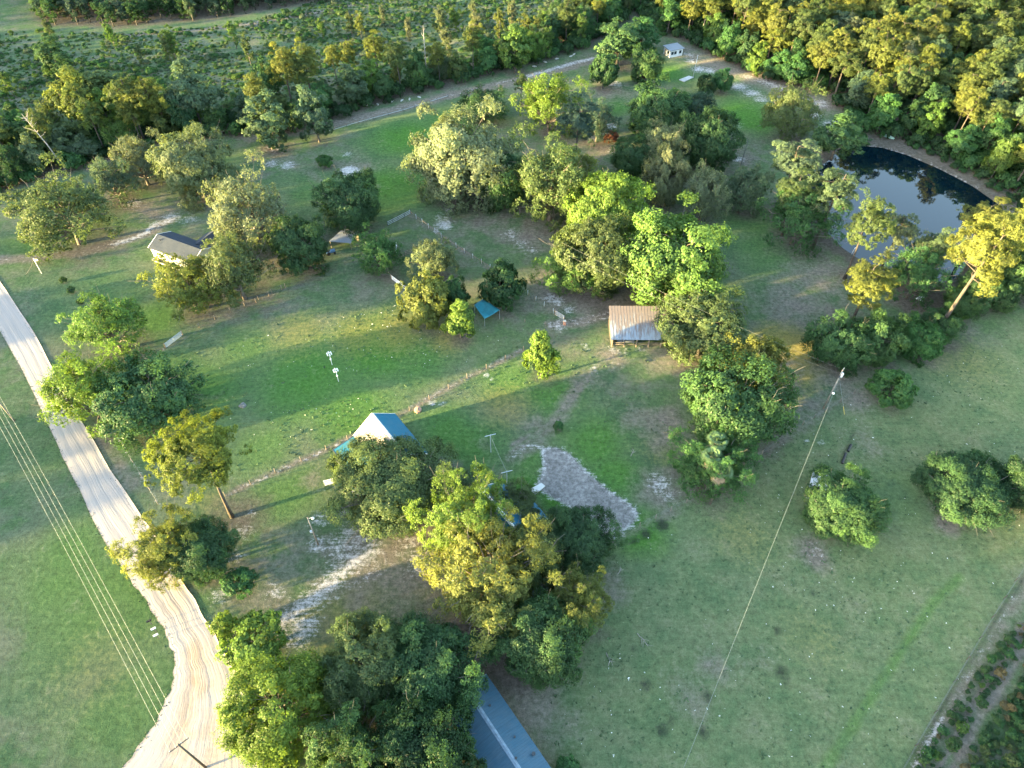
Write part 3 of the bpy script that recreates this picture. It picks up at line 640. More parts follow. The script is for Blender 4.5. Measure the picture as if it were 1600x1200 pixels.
# fence lines with pale trodden strips
stroke('sand', [(355,772),(430,738),(510,702),(560,678)], .6, .66, .45); stroke('dirt', [(355,772),(430,738),(510,702),(640,640),(730,590),(815,547)], 1.0, .9, .7)
stroke('sand', [(640,636),(700,606),(760,572),(815,545)], .5, .62, .5)
stroke('sand', [(172,668),(195,700),(222,745),(246,786)], .55, .70, .45); stroke('dirt', [(150,675),(175,715),(205,755)], 3.0, .55, 1)
stroke('dirt', [(215,566),(330,505),(445,450)], 1.0, .6, .8); stroke('sand', [(222,562),(262,542)], .4, .6, .4)
stroke('dirt', [(600,425),(630,460)], .8, .6, .6); stroke('dirt', [(640,335),(700,375),(765,420)], 1.2, .8, .7)
stroke('dirt', [(935,855),(1000,825),(1072,785),(1190,710),(1290,640),(1355,602)], 1.8, .55, 1)
# bare and worn earth
for q in [(700,860,10,.8),(640,880,8,.62),(560,880,8,.5),(420,900,9,.45),(1040,680,5,.62),(1050,655,4,.7),(1020,670,4,.5),(985,655,4,.4),(1030,760,5,.6),(1240,470,9,.62),(1290,430,9,.62),(1260,440,9,.5),(1210,580,7,.55),(1310,590,6,.6),(1340,620,5,.55),(1250,640,5,.5),(1272,865,3.2,.9),(1265,850,2.5,.8),(1480,820,2.5,.9),(1465,790,2.2,.8),(1350,690,5,.35),(830,1100,6,.7),(850,1060,5,.7),(860,1130,5,.55),(790,1020,6,.7),(960,900,3,.5),(955,930,3,.5),(1080,1090,4,.4),(1115,1040,3,.5),(830,370,7,.75),(780,345,5,.5),(740,350,5,.5),(870,460,8,.8),(920,470,6,.8),(560,260,6,.5),(430,240,9,.5),(930,230,8,.6),(950,145,9,.5),(1150,245,8,.6),(1100,200,6,.4),(840,660,3,.5),(910,590,4,.5),(960,560,4,.6),(1040,560,5,.5),(1150,480,5,.4),(60,345,8,.35),(250,330,8,.5),(1375,1130,0,0),(440,420,4,.5),(760,690,2.5,.4),(700,735,3,.8),(720,780,4,.8),(490,750,3,.5)]:
    if q[2]: spot('dirt', *q)
paint('dirt', [(600,800),(670,810),(700,900),(700,960),(640,960),(560,960),(520,900),(560,850)], .62, 4)
# lush greener grass
for q in [(480,590,16,.8),(590,545,14,.9),(650,560,10,.7),(550,640,12,.7),(200,600,8,.6),(310,620,14,.7),(640,215,16,.9),(610,290,16,.8),(700,190,14,.7),(480,300,12,.5),(1160,175,12,.9),(1180,190,10,.9),(960,165,9,.7),(1050,115,9,.8),(800,590,9,.6),(930,690,9,.8),(860,610,9,.7),(960,740,7,.8),(1000,830,6,.9),(830,720,5,.7),(820,760,5,.9),(870,780,4,1),(730,690,9,.7),(700,670,9,.7),(160,470,16,.45),(90,370,14,.7),(420,700,9,.5),(450,770,9,.5),(200,930,18,.5),(100,880,14,.5),(230,1080,12,.4),(180,1130,10,.4),(60,700,16,.3),(1190,390,12,.5),(1170,350,12,.5),(1400,770,10,.3),(300,260,14,.6),(760,180,10,.5),(1170,450,10,.3),(260,590,10,.6),(380,560,12,.5),(240,500,10,.6)]: spot('lush', *q)
# yellowish grass, partly dried, partly sunlit bands painted into the turf
for q in [(560,520,8,.5),(620,515,8,.6),(470,520,8,.4),(700,530,5,.6),(1230,540,8,.9),(1240,570,7,.9),(1040,700,5,.3),(330,780,4,.3),(1270,1000,6,.2),(1160,840,6,.3),(520,960,6,.5),(560,930,6,.5),(150,1040,8,.2),(790,635,6,.5),(1500,560,10,.3),(700,640,0,0)]:
    if q[2]: spot('dry_lit', *q)
# the right field is a paler grey green, the lane beside it has a dark line
RF = [(935,860),(1072,788),(1190,712),(1355,603),(1500,560),(1720,430),(1800,800),(1620,890),(1420,1230),(820,1260),(880,1000)]
M['dark'] = np.maximum(M['dark'], 0)
stroke('dark', [(1612,888),(1560,960),(1500,1060),(1440,1160),(1400,1225)], .8, .62, .5)
stroke('sand', [(1600,912),(1545,1000),(1480,1110),(1425,1215)], .8, .45, .6); stroke('dirt', [(1610,905),(1550,1000),(1485,1110),(1430,1215)], 2.0, .6, .7)
stroke('sand', [(1472,1125),(1450,1160),(1425,1205)], 1.0, .8, .5)
for o_ in (0, 22): stroke('dirt', [(1600+o_,975),(1560+o_,1045),(1510+o_,1120),(1460+o_,1215)], 1.0, 1.0, .5)
stroke('dirt', [(1380,1210),(1440,1080),(1530,930),(1600,840)], 1.2, .0, .6); stroke('lush', [(1290,1200),(1380,1060),(1460,940),(1500,900)], 1.0, .75, .9)
stroke('dark', [(1335,672),(1328,690),(1318,708),(1314,724)], .5, .8, .4)
stroke('dirt', [(1050,1060),(1100,1050),(1200,1020)], 3, .3, 2)
for q in [(1035,1142,1.2,.7),(1050,1125,1,.6),(1222,1050,1.4,.7),(1230,1070,1,.5),(1105,1088,1.1,.7),(1098,1145,1.2,.7),(1215,985,1,.7),(1270,925,.9,.6),(1030,980,1,.4),(990,1015,1,.5),(1010,1070,1.4,.6),(1530,1010,0,0),(1035,820,1.4,.9),(1010,835,1.3,.8),(990,845,1,.7)]:
    if q[2]: spot('dark', *q)
# mulch and litter under the woods and under each crown
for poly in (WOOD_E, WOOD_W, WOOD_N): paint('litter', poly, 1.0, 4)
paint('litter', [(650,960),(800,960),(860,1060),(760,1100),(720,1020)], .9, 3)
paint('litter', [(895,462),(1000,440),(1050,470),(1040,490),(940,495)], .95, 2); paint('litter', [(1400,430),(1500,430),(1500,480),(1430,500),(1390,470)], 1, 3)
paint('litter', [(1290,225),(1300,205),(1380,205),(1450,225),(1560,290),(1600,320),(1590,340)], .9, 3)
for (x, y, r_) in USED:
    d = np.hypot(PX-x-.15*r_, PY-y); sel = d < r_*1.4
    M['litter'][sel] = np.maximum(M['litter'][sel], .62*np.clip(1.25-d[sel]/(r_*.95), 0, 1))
# the yard soil plot
PLOT = [(848,700),(868,698),(890,708),(915,735),(950,765),(985,788),(997,800),(992,815),(975,828),(963,840),(950,835),(905,800),(860,775),(838,760),(845,745),(850,728)]
paint('soil', PLOT, 1.0, .8)
M['sand'] = np.maximum(M['sand'], .75*np.clip(1-np.abs(sdist(PLOT))/1.1, 0, 1))
RFd = sdist(RF); M['wet'] = np.clip(.5-RFd/6, 0, 1)
pd = sdist(POND)
M['litter'] = np.maximum(M['litter'], np.clip(1.2-np.abs(pd-1)/5, 0, .9)); M['lush'] *= np.clip(pd/4, 0, 1)
stroke('sand', [(1362,226),(1395,232),(1440,248)], .9, .8, .5); stroke('sand', [(1455,254),(1500,276),(1530,292)], .8, .7, .5)
ZZ = .10*np.sin(PX*.045+1.3*np.sin(PY*.03))*np.sin(PY*.05)
ZZ += -1.6*np.clip(.35-pd/3.2, 0, 1)
rd = segd([G(*p) for p in [(-40,455),(0,517),(45,600),(80,675),(107,732),(155,830),(200,900),(225,935),(250,975),(266,1010)]])
ZZ *= np.clip((rd-6)/10, 0, 1) if False else 1
core = (np.abs(PX) < 240) & (PY > 8) & (PY < 334); ZZ = np.where(core, ZZ, 0)
ZZ -= .11    # every thing stands on z = 0 or dips just into the turf
ny, nx = XX.shape; ii = np.arange((ny-1)*(nx-1)); rw, cl = ii//(nx-1), ii % (nx-1); a = rw*nx+cl
GF = np.stack([a, a+1, a+nx+1, a+nx], axis=1)
m, t, out = newmat('turf_and_earth')
tc = N(t, 'ShaderNodeTexCoord').outputs['Object']
A1 = N(t, 'ShaderNodeAttribute', attribute_name='ma'); A2 = N(t, 'ShaderNodeAttribute', attribute_name='mb')
s1 = N(t, 'ShaderNodeSeparateColor'); t.links.new(A1.outputs['Color'], s1.inputs[0]); s2 = N(t, 'ShaderNodeSeparateColor'); t.links.new(A2.outputs['Color'], s2.inputs[0])
sand, dirt, lush, soil = s1.outputs[0], s1.outputs[1], s1.outputs[2], A1.outputs['Alpha']
litter, dry_lit, dark, wet = s2.outputs[0], s2.outputs[1], s2.outputs[2], A2.outputs['Alpha']
mp_ = N(t, 'ShaderNodeMapping'); mp_.inputs['Rotation'].default_value = (0, 0, -.62); mp_.inputs['Scale'].default_value = (.22, 2.6, 1); t.links.new(tc, mp_.inputs[0])
streak = noise(t, mp_.outputs[0], 1.0, 4, .6)
nA, nB, nC, nD = noise(t, tc, .035, 5, .6), noise(t, tc, .22, 5, .62), noise(t, tc, 1.3, 5, .7), noise(t, tc, 5.0, 3, .7)
gcol = mixc(t, mrange(t, nA, .35, .65), (.056, .098, .050), (.092, .140, .058))
gcol = mixc(t, mrange(t, nB, .36, .66, 0, .85), gcol, (.112, .138, .080))
gcol = mixc(t, mrange(t, noise(t, tc, .11, 5, .65), .46, .66, 0, .7), gcol, (.140, .132, .105))
gcol = mixc(t, math2(t, 'MULTIPLY', wet, .72), gcol, mixc(t, mrange(t, nB, .35, .65), (.096, .138, .066), (.150, .178, .082)))
lf = mrange(t, math2(t, 'ADD', lush, mrange(t, nB, 0, 1, -.55, .55)), .15, .9, 0, .85)
gcol = mixc(t, lf, gcol, mixc(t, nC, (.038, .112, .018), (.080, .190, .030)))
df = mrange(t, math2(t, 'ADD', dry_lit, mrange(t, nC, 0, 1, -.6, .6)), .1, .8, 0, .8)
gcol = mixc(t, df, gcol, (.22, .18, .06))
gcol = mixc(t, mrange(t, math2(t, 'ADD', dirt, mrange(t, math2(t, 'ADD', math2(t, 'MULTIPLY', nB, .6), math2(t, 'MULTIPLY', nC, .4)), .3, .7, -.4, .4)), .12, .75, 0, .9), gcol, mixc(t, nC, (.12, .105, .085), (.205, .178, .150)))
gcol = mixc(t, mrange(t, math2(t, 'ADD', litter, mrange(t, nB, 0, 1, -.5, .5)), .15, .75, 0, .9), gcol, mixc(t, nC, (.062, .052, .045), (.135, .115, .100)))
gcol = mixc(t, mrange(t, soil, .35, .65), gcol, mixc(t, mrange(t, math2(t, 'ADD', math2(t, 'MULTIPLY', nC, .6), math2(t, 'MULTIPLY', nB, .6)), .42, .75), (.15, .142, .135), (.27, .255, .24)))
sf = mrange(t, math2(t, 'ADD', sand, math2(t, 'ADD', mrange(t, math2(t, 'ADD', math2(t, 'MULTIPLY', nC, .55), math2(t, 'MULTIPLY', streak, .45)), .3, .7, -.46, .46), mrange(t, nD, .2, .8, -.3, .3))), .40, .86, 0, .95)
gcol = mixc(t, sf, gcol, mixc(t, nC, (.31, .29, .28), (.46, .44, .43)))
gcol = mixc(t, mrange(t, math2(t, 'ADD', dark, mrange(t, nC, .2, .8, -.4, .4)), .25, .7, 0, .85), gcol, (.030, .036, .026))
fine = mrange(t, math2(t, 'ADD', math2(t, 'MULTIPLY', nC, .55), math2(t, 'MULTIPLY', nD, .45)), .34, .66, .62, 1.42)
fine = math2(t, 'MULTIPLY', fine, mrange(t, streak, .35, .65, .93, 1.07))
sc_ = N(t, 'ShaderNodeVectorMath', operation='SCALE'); t.links.new(gcol, sc_.inputs[0]); t.links.new(fine, sc_.inputs['Scale'])
b = N(t, 'ShaderNodeBsdfDiffuse'); b.inputs['Roughness'].default_value = 1.0; t.links.new(sc_.outputs[0], b.inputs[0])
bp = N(t, 'ShaderNodeBump'); bp.inputs['Strength'].default_value = .55; bp.inputs['Distance'].default_value = .25
t.links.new(math2(t, 'ADD', nC, math2(t, 'MULTIPLY', nD, .5)), bp.inputs['Height']); t.links.new(bp.outputs[0], b.inputs['Normal'])
t.links.new(b.outputs[0], out.inputs[0])
gme = mesh('ground', np.stack([PX, PY, ZZ], 1), GF, m, {'ma': ('FLOAT_COLOR', np.stack([M['sand'], M['dirt'], M['lush'], M['soil']], 1)), 'mb': ('FLOAT_COLOR', np.stack([M['litter'], M['dry_lit'], M['dark'], M['wet']], 1))}, smooth=True)
tag(link('ground', gme), kind='structure')
def gz(x, y): return .10*math.sin(x*.045+1.3*math.sin(y*.03))*math.sin(y*.05)-.11

# pond water
P = [G(*p) for p in POND]; cxp = sum(p[0] for p in P)/len(P); cyp = sum(p[1] for p in P)/len(P)
P2 = [(cxp+(p[0]-cxp)*1.06, cyp+(p[1]-cyp)*1.06, -.62) for p in P]
m, t, out = newmat('pond_water'); b = N(t, 'ShaderNodeBsdfPrincipled'); b.inputs['Base Color'].default_value = (.001, .007, .012, 1)
b.inputs['Roughness'].default_value = .03; b.inputs['IOR'].default_value = 1.42
bp = N(t, 'ShaderNodeBump'); bp.inputs['Strength'].default_value = .03; t.links.new(noise(t, N(t, 'ShaderNodeTexCoord').outputs['Object'], 1.2, 3), bp.inputs['Height']); t.links.new(bp.outputs[0], b.inputs['Normal'])
t.links.new(b.outputs[0], out.inputs[0])
tag(link('pond_water', mesh('pond_water', P2, [tuple(range(len(P2)))], m)), kind='structure')

# dirt road with junction: a strip between its two surveyed edges
EL = [(-90,380),(-40,455),(0,517),(45,600),(80,675),(107,732),(155,830),(200,900),(225,935),(250,975),(266,1010),(272,1045),(262,1085),(240,1130),(205,1180),(150,1240),(80,1300)]
ER = [(-90,320),(-40,385),(0,440),(50,515),(90,590),(138,675),(180,745),(228,815),(258,865),(290,915),(318,962),(345,1008),(372,1062),(392,1115),(408,1170),(425,1235),(440,1310)]
def cat(P, k):
    o_ = []
    for i in range(len(P)-1):
        p0, p1, p2, p3 = (np.array(P[max(0, min(len(P)-1, j))]) for j in (i-1, i, i+1, i+2))
        for j in range(k):
            s = j/k; o_.append(.5*((2*p1)+(-p0+p2)*s+(2*p0-5*p1+4*p2-p3)*s*s+(-p0+3*p1-3*p2+p3)*s**3))
    o_.append(np.array(P[-1], float)); return o_
LL = cat([G(*p) for p in EL], 16); RR_ = cat([G(*p) for p in ER], 16); NA = 24; V = []; U = []
for i, (l, r_) in enumerate(zip(LL, RR_)):
    jl = .14*math.sin(i*.31)+.10*math.sin(i*.73+1)+R.uniform(-.04, .04); jr = .12*math.sin(i*.37+2)+R.uniform(-.03, .03)
    d = (r_-l)/np.linalg.norm(r_-l); l = l+d*jl; r_ = r_+d*jr
    for k in range(NA+1):
        s = k/NA; p = l*(1-s)+r_*s
        e = min(s, 1-s); zz = gz(*p)+.012+.05*min(1, e*6)-.03*math.exp(-((s-.33)/.05)**2)-.03*math.exp(-((s-.62)/.05)**2)+(.10*math.exp(-(e/.03)**2) if s > .5 else 0)
        V.append((p[0], p[1], zz)); U.append(s)
nr = len(LL); F = np.array([(i*(NA+1)+k, i*(NA+1)+k+1, (i+1)*(NA+1)+k+1, (i+1)*(NA+1)+k) for i in range(nr-1) for k in range(NA)])
m, t, out = newmat('pale_sand_road'); tc = N(t, 'ShaderNodeTexCoord').outputs['Object']
ua = N(t, 'ShaderNodeAttribute', attribute_name='across').outputs['Fac']; la = N(t, 'ShaderNodeAttribute', attribute_name='along').outputs['Fac']
cv = N(t, 'ShaderNodeCombineXYZ'); t.links.new(math2(t, 'MULTIPLY', ua, 26), cv.inputs[0]); t.links.new(math2(t, 'MULTIPLY', la, .10), cv.inputs[1])
rut = noise(t, cv.outputs[0], 1.0, 4, .6)
n1 = noise(t, tc, .25, 4); n2 = noise(t, tc, 2.5, 4, .7)
c = mixc(t, mrange(t, rut, .32, .68), (.27, .245, .23), (.315, .288, .272))
c = mixc(t, mrange(t, n1, .35, .7, 0, .55), c, (.28, .25, .225))
jn = mrange(t, la, 128, 150, 0, 1)      # loose dirt in the middle of the junction
c = mixc(t, math2(t, 'MULTIPLY', jn, math2(t, 'MULTIPLY', mrange(t, n1, .38, .62), mrange(t, math2(t, 'ABSOLUTE', math2(t, 'SUBTRACT', ua, .45), 0), .12, .3, .8, 0))), c, (.25, .18, .12))
wb = N(t, 'ShaderNodeTexWave'); wb.inputs['Scale'].default_value = .45; wb.inputs['Distortion'].default_value = 1.5; wv = N(t, 'ShaderNodeCombineXYZ'); t.links.new(la, wv.inputs[0]); t.links.new(math2(t, 'MULTIPLY', ua, .4), wv.inputs[1]); t.links.new(wv.outputs[0], wb.inputs[0])
c = mixc(t, math2(t, 'MULTIPLY', math2(t, 'MULTIPLY', wb.outputs['Fac'], .35), math2(t, 'MULTIPLY', jn, mrange(t, ua, .5, .6))), c, (.36, .29, .25))
c = mixc(t, mrange(t, math2(t, 'ADD', ua, mrange(t, n2, 0, 1, -.02, .02)), .0, .035, .7, 0), c, (.16, .13, .105))
c = mixc(t, mrange(t, n2, .3, .7, 0, .22), c, (.34, .30, .27))
b = N(t, 'ShaderNodeBsdfDiffuse'); t.links.new(c, b.inputs[0]); bp = N(t, 'ShaderNodeBump'); bp.inputs['Strength'].default_value = .5; bp.inputs['Distance'].default_value = .12
t.links.new(math2(t, 'ADD', rut, math2(t, 'MULTIPLY', n2, .4)), bp.inputs['Height']); t.links.new(bp.outputs[0], b.inputs['Normal']); t.links.new(b.outputs[0], out.inputs[0])
al = np.cumsum([0]+[float(np.linalg.norm(LL[i+1]+RR_[i+1]-LL[i]-RR_[i]))/2 for i in range(nr-1)])
tag(link('dirt_road', mesh('dirt_road', V, F, m, {'across': ('FLOAT', U), 'along': ('FLOAT', np.repeat(al, NA+1))}, smooth=True)), kind='structure')

# tufts and small white flowers over the turf
def verge(P, name, label):
    g = np.random.default_rng(77+len(name)); V = []
    for i in range(len(P)-1):
        L_ = float(np.linalg.norm(P[i+1]-P[i]))
        for _ in range(int(L_*6)):
            p = P[i]+(P[i+1]-P[i])*g.random()+g.normal(size=2)*.28; s = g.uniform(.04, .11)
            for q in range(2):
                a_ = g.random()*6.28; c_, s_ = math.cos(a_)*s, math.sin(a_)*s; z0 = gz(*p)
                V += [(p[0]-c_, p[1]-s_, z0), (p[0]+c_, p[1]+s_, z0), (p[0]+c_*.6-s_, p[1]+s_*.6+c_, z0+s*.9), (p[0]-c_*.7-s_, p[1]-s_*.7+c_, z0+s*.8)]
    tag(link(name, mesh(name, V, np.arange(len(V)).reshape(-1, 4), simple(name, (.050, .072, .036), .9, .4, .6))), label, 'grass', kind='stuff')
verge(LL, 'verge_grass', 'ragged grass growing over the pasture side edge of the dirt road'); verge(RR_, 'roadside_weeds', 'ragged grass growing over the yard side edge of the dirt road')
def tufts(name, n, poly, size, mat, label, cat, h=.5):
    Pq = [G(*p) for p in poly]; xs = [p[0] for p in Pq]; ys = [p[1] for p in Pq]; V = []
    g = np.random.default_rng(len(name)*3+n)
    while len(V) < n*12:
        x, y = g.uniform(min(xs), max(xs)), g.uniform(min(ys), max(ys))
        if not inpoly(Pq, x, y): continue
        if g.random() < .6 and math.sin(x*.16)+math.sin(y*.21+x*.07) < .1: continue
        s = size*g.uniform(.5, 1.6)*(1 if g.random() < .93 else 1.6)
        for q in range(3):
            a_ = g.random()*6.28; c_, s_ = math.cos(a_)*s, math.sin(a_)*s; z0 = gz(x, y)
            ox, oy = g.normal()*s*.4, g.normal()*s*.4
            V += [(x+ox-c_*.5, y+oy-s_*.5, z0), (x+ox+c_*.5, y+oy+s_*.5, z0), (x+ox+c_*.8-s_*.4, y+oy+s_*.8+c_*.4, z0+s*h), (x+ox-c_*.5-s_*.5, y+oy-s_*.4+c_*.5, z0+s*h)]
    V = np.array(V); F = np.arange(len(V)).reshape(-1, 4)
    tag(link(name, mesh(name, V, F, mat)), label, cat, kind='stuff')
GT = simple('tuft_green', (.058, .098, .044), .9, .4, .3)
tufts('field_tufts', 2600, RF, .14, GT, 'small dark grass tufts dotted over the pale right field', 'grass')
tufts('yard_tufts', 1500, [(215,560),(620,450),(1000,520),(1060,700),(560,690),(350,770),(230,700)], .15, GT, 'small dark grass tufts dotted over the left pastures', 'grass')
WF = simple('white_flowers', (.75, .75, .68), .8, .1)
tufts('field_flowers', 300, RF, .075, WF, 'tiny white flower heads dotted over the right field', 'flowers', .4)
tufts('pasture_flowers', 160, [(300,560),(620,460),(800,520),(640,630),(400,720)], .07, WF, 'tiny white flower heads dotted over the fenced pasture', 'flowers', .4)

# ------------------------------------------------------------------ building materials
def roof_mat(name, col, rib=.25, axis=0, rough=.38, rust=None, metal=.0, dirt=.25):
    m, t, out = newmat(name); b = N(t, 'ShaderNodeBsdfPrincipled'); tc = N(t, 'ShaderNodeTexCoord').outputs['Object']
    sx = N(t, 'ShaderNodeSeparateXYZ'); t.links.new(tc, sx.inputs[0])
    saw = math2(t, 'FRACT', math2(t, 'DIVIDE', sx.outputs[axis], rib), 0); ridge = mrange(t, saw, .0, .25, 1, 0)
    n1 = noise(t, tc, .6, 5, .65); mp = N(t, 'ShaderNodeMapping'); mp.inputs['Scale'].default_value = (2.4, .18, 1) if axis == 0 else (.18, 2.4, 1)
    t.links.new(tc, mp.inputs[0]); st = noise(t, mp.outputs[0], 1.0, 5, .7)
    c = mixc(t, mrange(t, n1, .3, .7, 0, dirt*1.6), col, tuple(x*.6+.06 for x in col)); c = mixc(t, mrange(t, st, .45, .75, 0, dirt), c, tuple(x*.45 for x in col))
    if rust: 
        gr = mrange(t, sx.outputs[1], rust[1], rust[2], 0, 1)
        rf = mrange(t, math2(t, 'ADD', math2(t, 'MULTIPLY', gr, .42), st), .55, .72); c = mixc(t, rf, c, mixc(t, n1, rust[0], (.15, .115, .105)))
    c = mixc(t, math2(t, 'MULTIPLY', ridge, .28), c, tuple(x*.5 for x in col))
    t.links.new(c, b.inputs['Base Color']); b.inputs['Roughness'].default_value = rough; b.inputs['Metallic'].default_value = metal; b.inputs['Specular IOR Level'].default_value = .15
    bp = N(t, 'ShaderNodeBump'); bp.inputs['Strength'].default_value = .6; bp.inputs['Distance'].default_value = .05; t.links.new(ridge, bp.inputs['Height']); t.links.new(bp.outputs[0], b.inputs['Normal'])
    t.links.new(b.outputs[0], out.inputs[0]); return m
TEAL = roof_mat('teal_metal_roof', (.005, .105, .175), .3, 0)
TEAL2 = roof_mat('pale_teal_metal_roof', (.02, .13, .20), .3, 0)
BLUEG = roof_mat('blue_grey_metal_roof', (.04, .10, .15), .35, 0, dirt=.35)
SLATE = roof_mat('slate_grey_roof', (.030, .040, .058), .25, 1, .8)
RUSTY = roof_mat('rusty_tin_roof', (.26, .31, .37), .62, 0, .45, rust=((.165, .150, .148), -4.5, 4.5), metal=.0, dirt=.3)
GREYTIN = roof_mat('grey_tin_roof', (.26, .28, .31), .4, 0, .5)
WHITEW = simple('white_siding', (.74, .74, .74), .6, .06, 1.5)
CREAM = simple('cream_trim', (.62, .58, .50), .6, .1, 1.5); TANW = simple('tan_siding', (.42, .36, .28), .7, .12, 1.2)
WOODW = simple('weathered_wood', (.20, .165, .135), .9, .35, 3); OLDW = simple('dark_old_wood', (.075, .058, .050), .9, .4, 3); PALEW = simple('pale_post_wood', (.42, .33, .23), .9, .25, 4)
GLASS = simple('window_glass', (.03, .045, .055), .12, .2, 2, spec=.6); CONC = simple('concrete', (.44, .43, .40), .85, .18, 1.5)
GALV = simple('galvanised_metal', (.46, .50, .53), .45, .12, 4, metal=.3); DARKM = simple('dark_metal', (.05, .055, .06), .5, .2, 3); WHITEP = simple('white_paint', (.78, .78, .78), .5, .05, 3)
BLACKP = simple('black_paint', (.02, .02, .022), .5, .2, 3); POLEW = simple('pole_wood', (.24, .21, .18), .9, .25, 3); BRICK = simple('pale_red_block', (.42, .22, .16), .85, .2, 3)

def gable(name, label, c, ang, L, W, ze, zr, wallm, roofm, zb=0.0, over=.35, wins=(), doors=(), trim=CREAM, vents=(), ridge_cap=True, zoff=-.1, roofm2=None):
    """a long house: local x along the ridge, walls, two roof slopes, gable ends, openings as parts"""
    t = thing(name, label, 'building' if name != 'mobile_home' else 'mobile home', (c[0], c[1], zoff), ang)
    l, w_ = L/2, W/2; V = [(-l, -w_, zb), (l, -w_, zb), (l, w_, zb), (-l, w_, zb), (-l, -w_, ze), (l, -w_, ze), (l, w_, ze), (-l, w_, ze), (-l, 0, zr-.06), (l, 0, zr-.06)]
    F = [(0, 1, 5, 4), (2, 3, 7, 6), (1, 2, 6, 9, 5), (3, 0, 4, 8, 7), (3, 2, 1, 0)]
    link('wall', mesh('wall', V, F, wallm), t)
    s = (zr-ze)/w_; lo, wo = l+over, w_+over
    rb = MB(); rb.slab([(-lo, -wo, ze-over*s+.05), (lo, -wo, ze-over*s+.05), (lo, 0, zr+.05), (-lo, 0, zr+.05)], .10)
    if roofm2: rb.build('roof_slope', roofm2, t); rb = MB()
    rb.slab([(-lo, 0, zr+.05), (lo, 0, zr+.05), (lo, wo, ze-over*s+.05), (-lo, wo, ze-over*s+.05)], .10)
    rf = rb.build('roof', roofm, t)
    if ridge_cap:
        k = MB(); k.box((0, -.14, zr+.07-.14*s*.5), (2*lo, .30, .04), rx=math.atan(s)); k.box((0, .14, zr+.07-.14*s*.5), (2*lo, .30, .04), rx=-math.atan(s)); k.build('ridge_cap', trim, rf)
    fa = MB()
    for sx in (-1, 1):
        for sy in (-1, 1):
            fa.slab([(sx*(lo+.03)-.05, sy*wo, ze-over*s+.075), (sx*(lo+.03)+.05, sy*wo, ze-over*s+.075), (sx*(lo+.03)+.05, 0, zr+.075), (sx*(lo+.03)-.05, 0, zr+.075)], .2)
    fa.build('barge_board', trim, rf)
    for (x, side, wd, hh, zz) in wins:      # side -1 = local -y wall, +1 = +y wall
        y = side*(w_+.03); wm = MB(); wm.box((x, y, zz), (wd, .08, hh)); fr = wm.build('window', WHITEP if wallm is not WHITEW else GALV, t)
        MB().box((x-wd*.24, y+side*.03, zz), (wd*.38, .06, hh*.82)).box((x+wd*.24, y+side*.03, zz), (wd*.38, .06, hh*.82)).build('pane', GLASS, fr)
    for (x, side, wd, hh) in doors:
        y = side*(w_+.03); dr = MB().box((x, y, zb+hh/2+.02), (wd, .09, hh)).build('door', WOODW if wallm is not WHITEW else DARKM, t)
        MB().box((x+wd*.38, y+side*.07, zb+hh*.48), (.06, .06, .12)).build('handle', GALV, dr)
    for (x, y, r_, hh) in vents:
        z = zr-abs(y)*s; MB().tube([(x, y, z), (x, y, z+hh)], r_, 8).tube([(x, y, z+hh), (x, y, z+hh+.12)], r_*1.6, 8).build('roof_vent', DARKM, rf)
    return t
# workshop: far roof edge surveyed (522,704)-(585,655)-(617,646)
A_ = np.array(G(617,645.5,3.0)); B_ = np.array(G(666,704,3.0)); ux = (B_-A_)/np.linalg.norm(B_-A_); uy = np.array([-ux[1], ux[0]])
ang = math.atan2(ux[1], ux[0]); Wd, Ln = 8.6, 11.4
cc = A_+ux*(Ln/2)-uy*(Wd/2)
ws = gable('workshop', 'workshop with teal metal roof and lean-to beside the pasture fence', cc, ang, Ln-.6, Wd-.6, 3.1, 6.0, TANW, TEAL, roofm2=roof_mat('sunlit_roof_slope', (.27, .245, .225), .3, 0, .5, dirt=.12), doors=[(1.0, 1, 3.0, 2.4)], wins=[(-3, 1, 1.1, .9, 1.7), (3.8, 1, 1.1, .9, 1.7), (-3, -1, 1.0, .9, 1.7)])  # left slope: sunlight on the teal roof painted in as tan
lt = MB(); lt.slab([(-Ln/2+.1, -Wd/2-4.2, 2.25), (Ln/2-.4, -Wd/2-4.2, 2.25), (Ln/2-.4, -Wd/2+.28, 2.98), (-Ln/2+.1, -Wd/2+.28, 2.98)], .09); lr = lt.build('lean_to_roof', TEAL2, ws)
MB().box((-Ln/2+.05, -Wd/2-2.0, 2.60), (.14, 4.6, .16), rx=.16).box((-.1, -Wd/2-4.28, 2.2), (Ln-.5, .12, .2)).build('fascia', DARKM, lr)
for x in (-Ln/2+.4, -1.8, 1.8, Ln/2-.8): MB().box((x, -Wd/2-3.9, 1.1), (.16, .16, 2.2)).build('post', WOODW, ws)
# main house
A_ = np.array(G(787,750,3.2)); B_ = np.array(G(884,862,3.2)); ux = (B_-A_)/np.linalg.norm(B_-A_); uy = np.array([-ux[1], ux[0]]); ang = math.atan2(ux[1], ux[0]); Ln = float(np.linalg.norm(B_-A_)); Wd = 9.5
cc = A_+ux*(Ln/2)-uy*(Wd/2)
hs = gable('farm_house', 'long house with teal metal roof mostly hidden under the big golden oaks', cc, ang, Ln-.8, Wd-.8, 3.2, 5.4, TANW, TEAL, wins=[(-5, 1, 1.2, 1.1, 1.8), (0, 1, 1.2, 1.1, 1.8), (4, 1, 1.2, 1.1, 1.8), (-4, -1, 1.2, 1.1, 1.8), (3, -1, 1.2, 1.1, 1.8)], doors=[(-2.2, 1, 1.0, 2.1), (0, -1, 1.0, 2.1)], vents=[(-2, 1.5, .08, .4), (4, 1.5, .08, .4)])
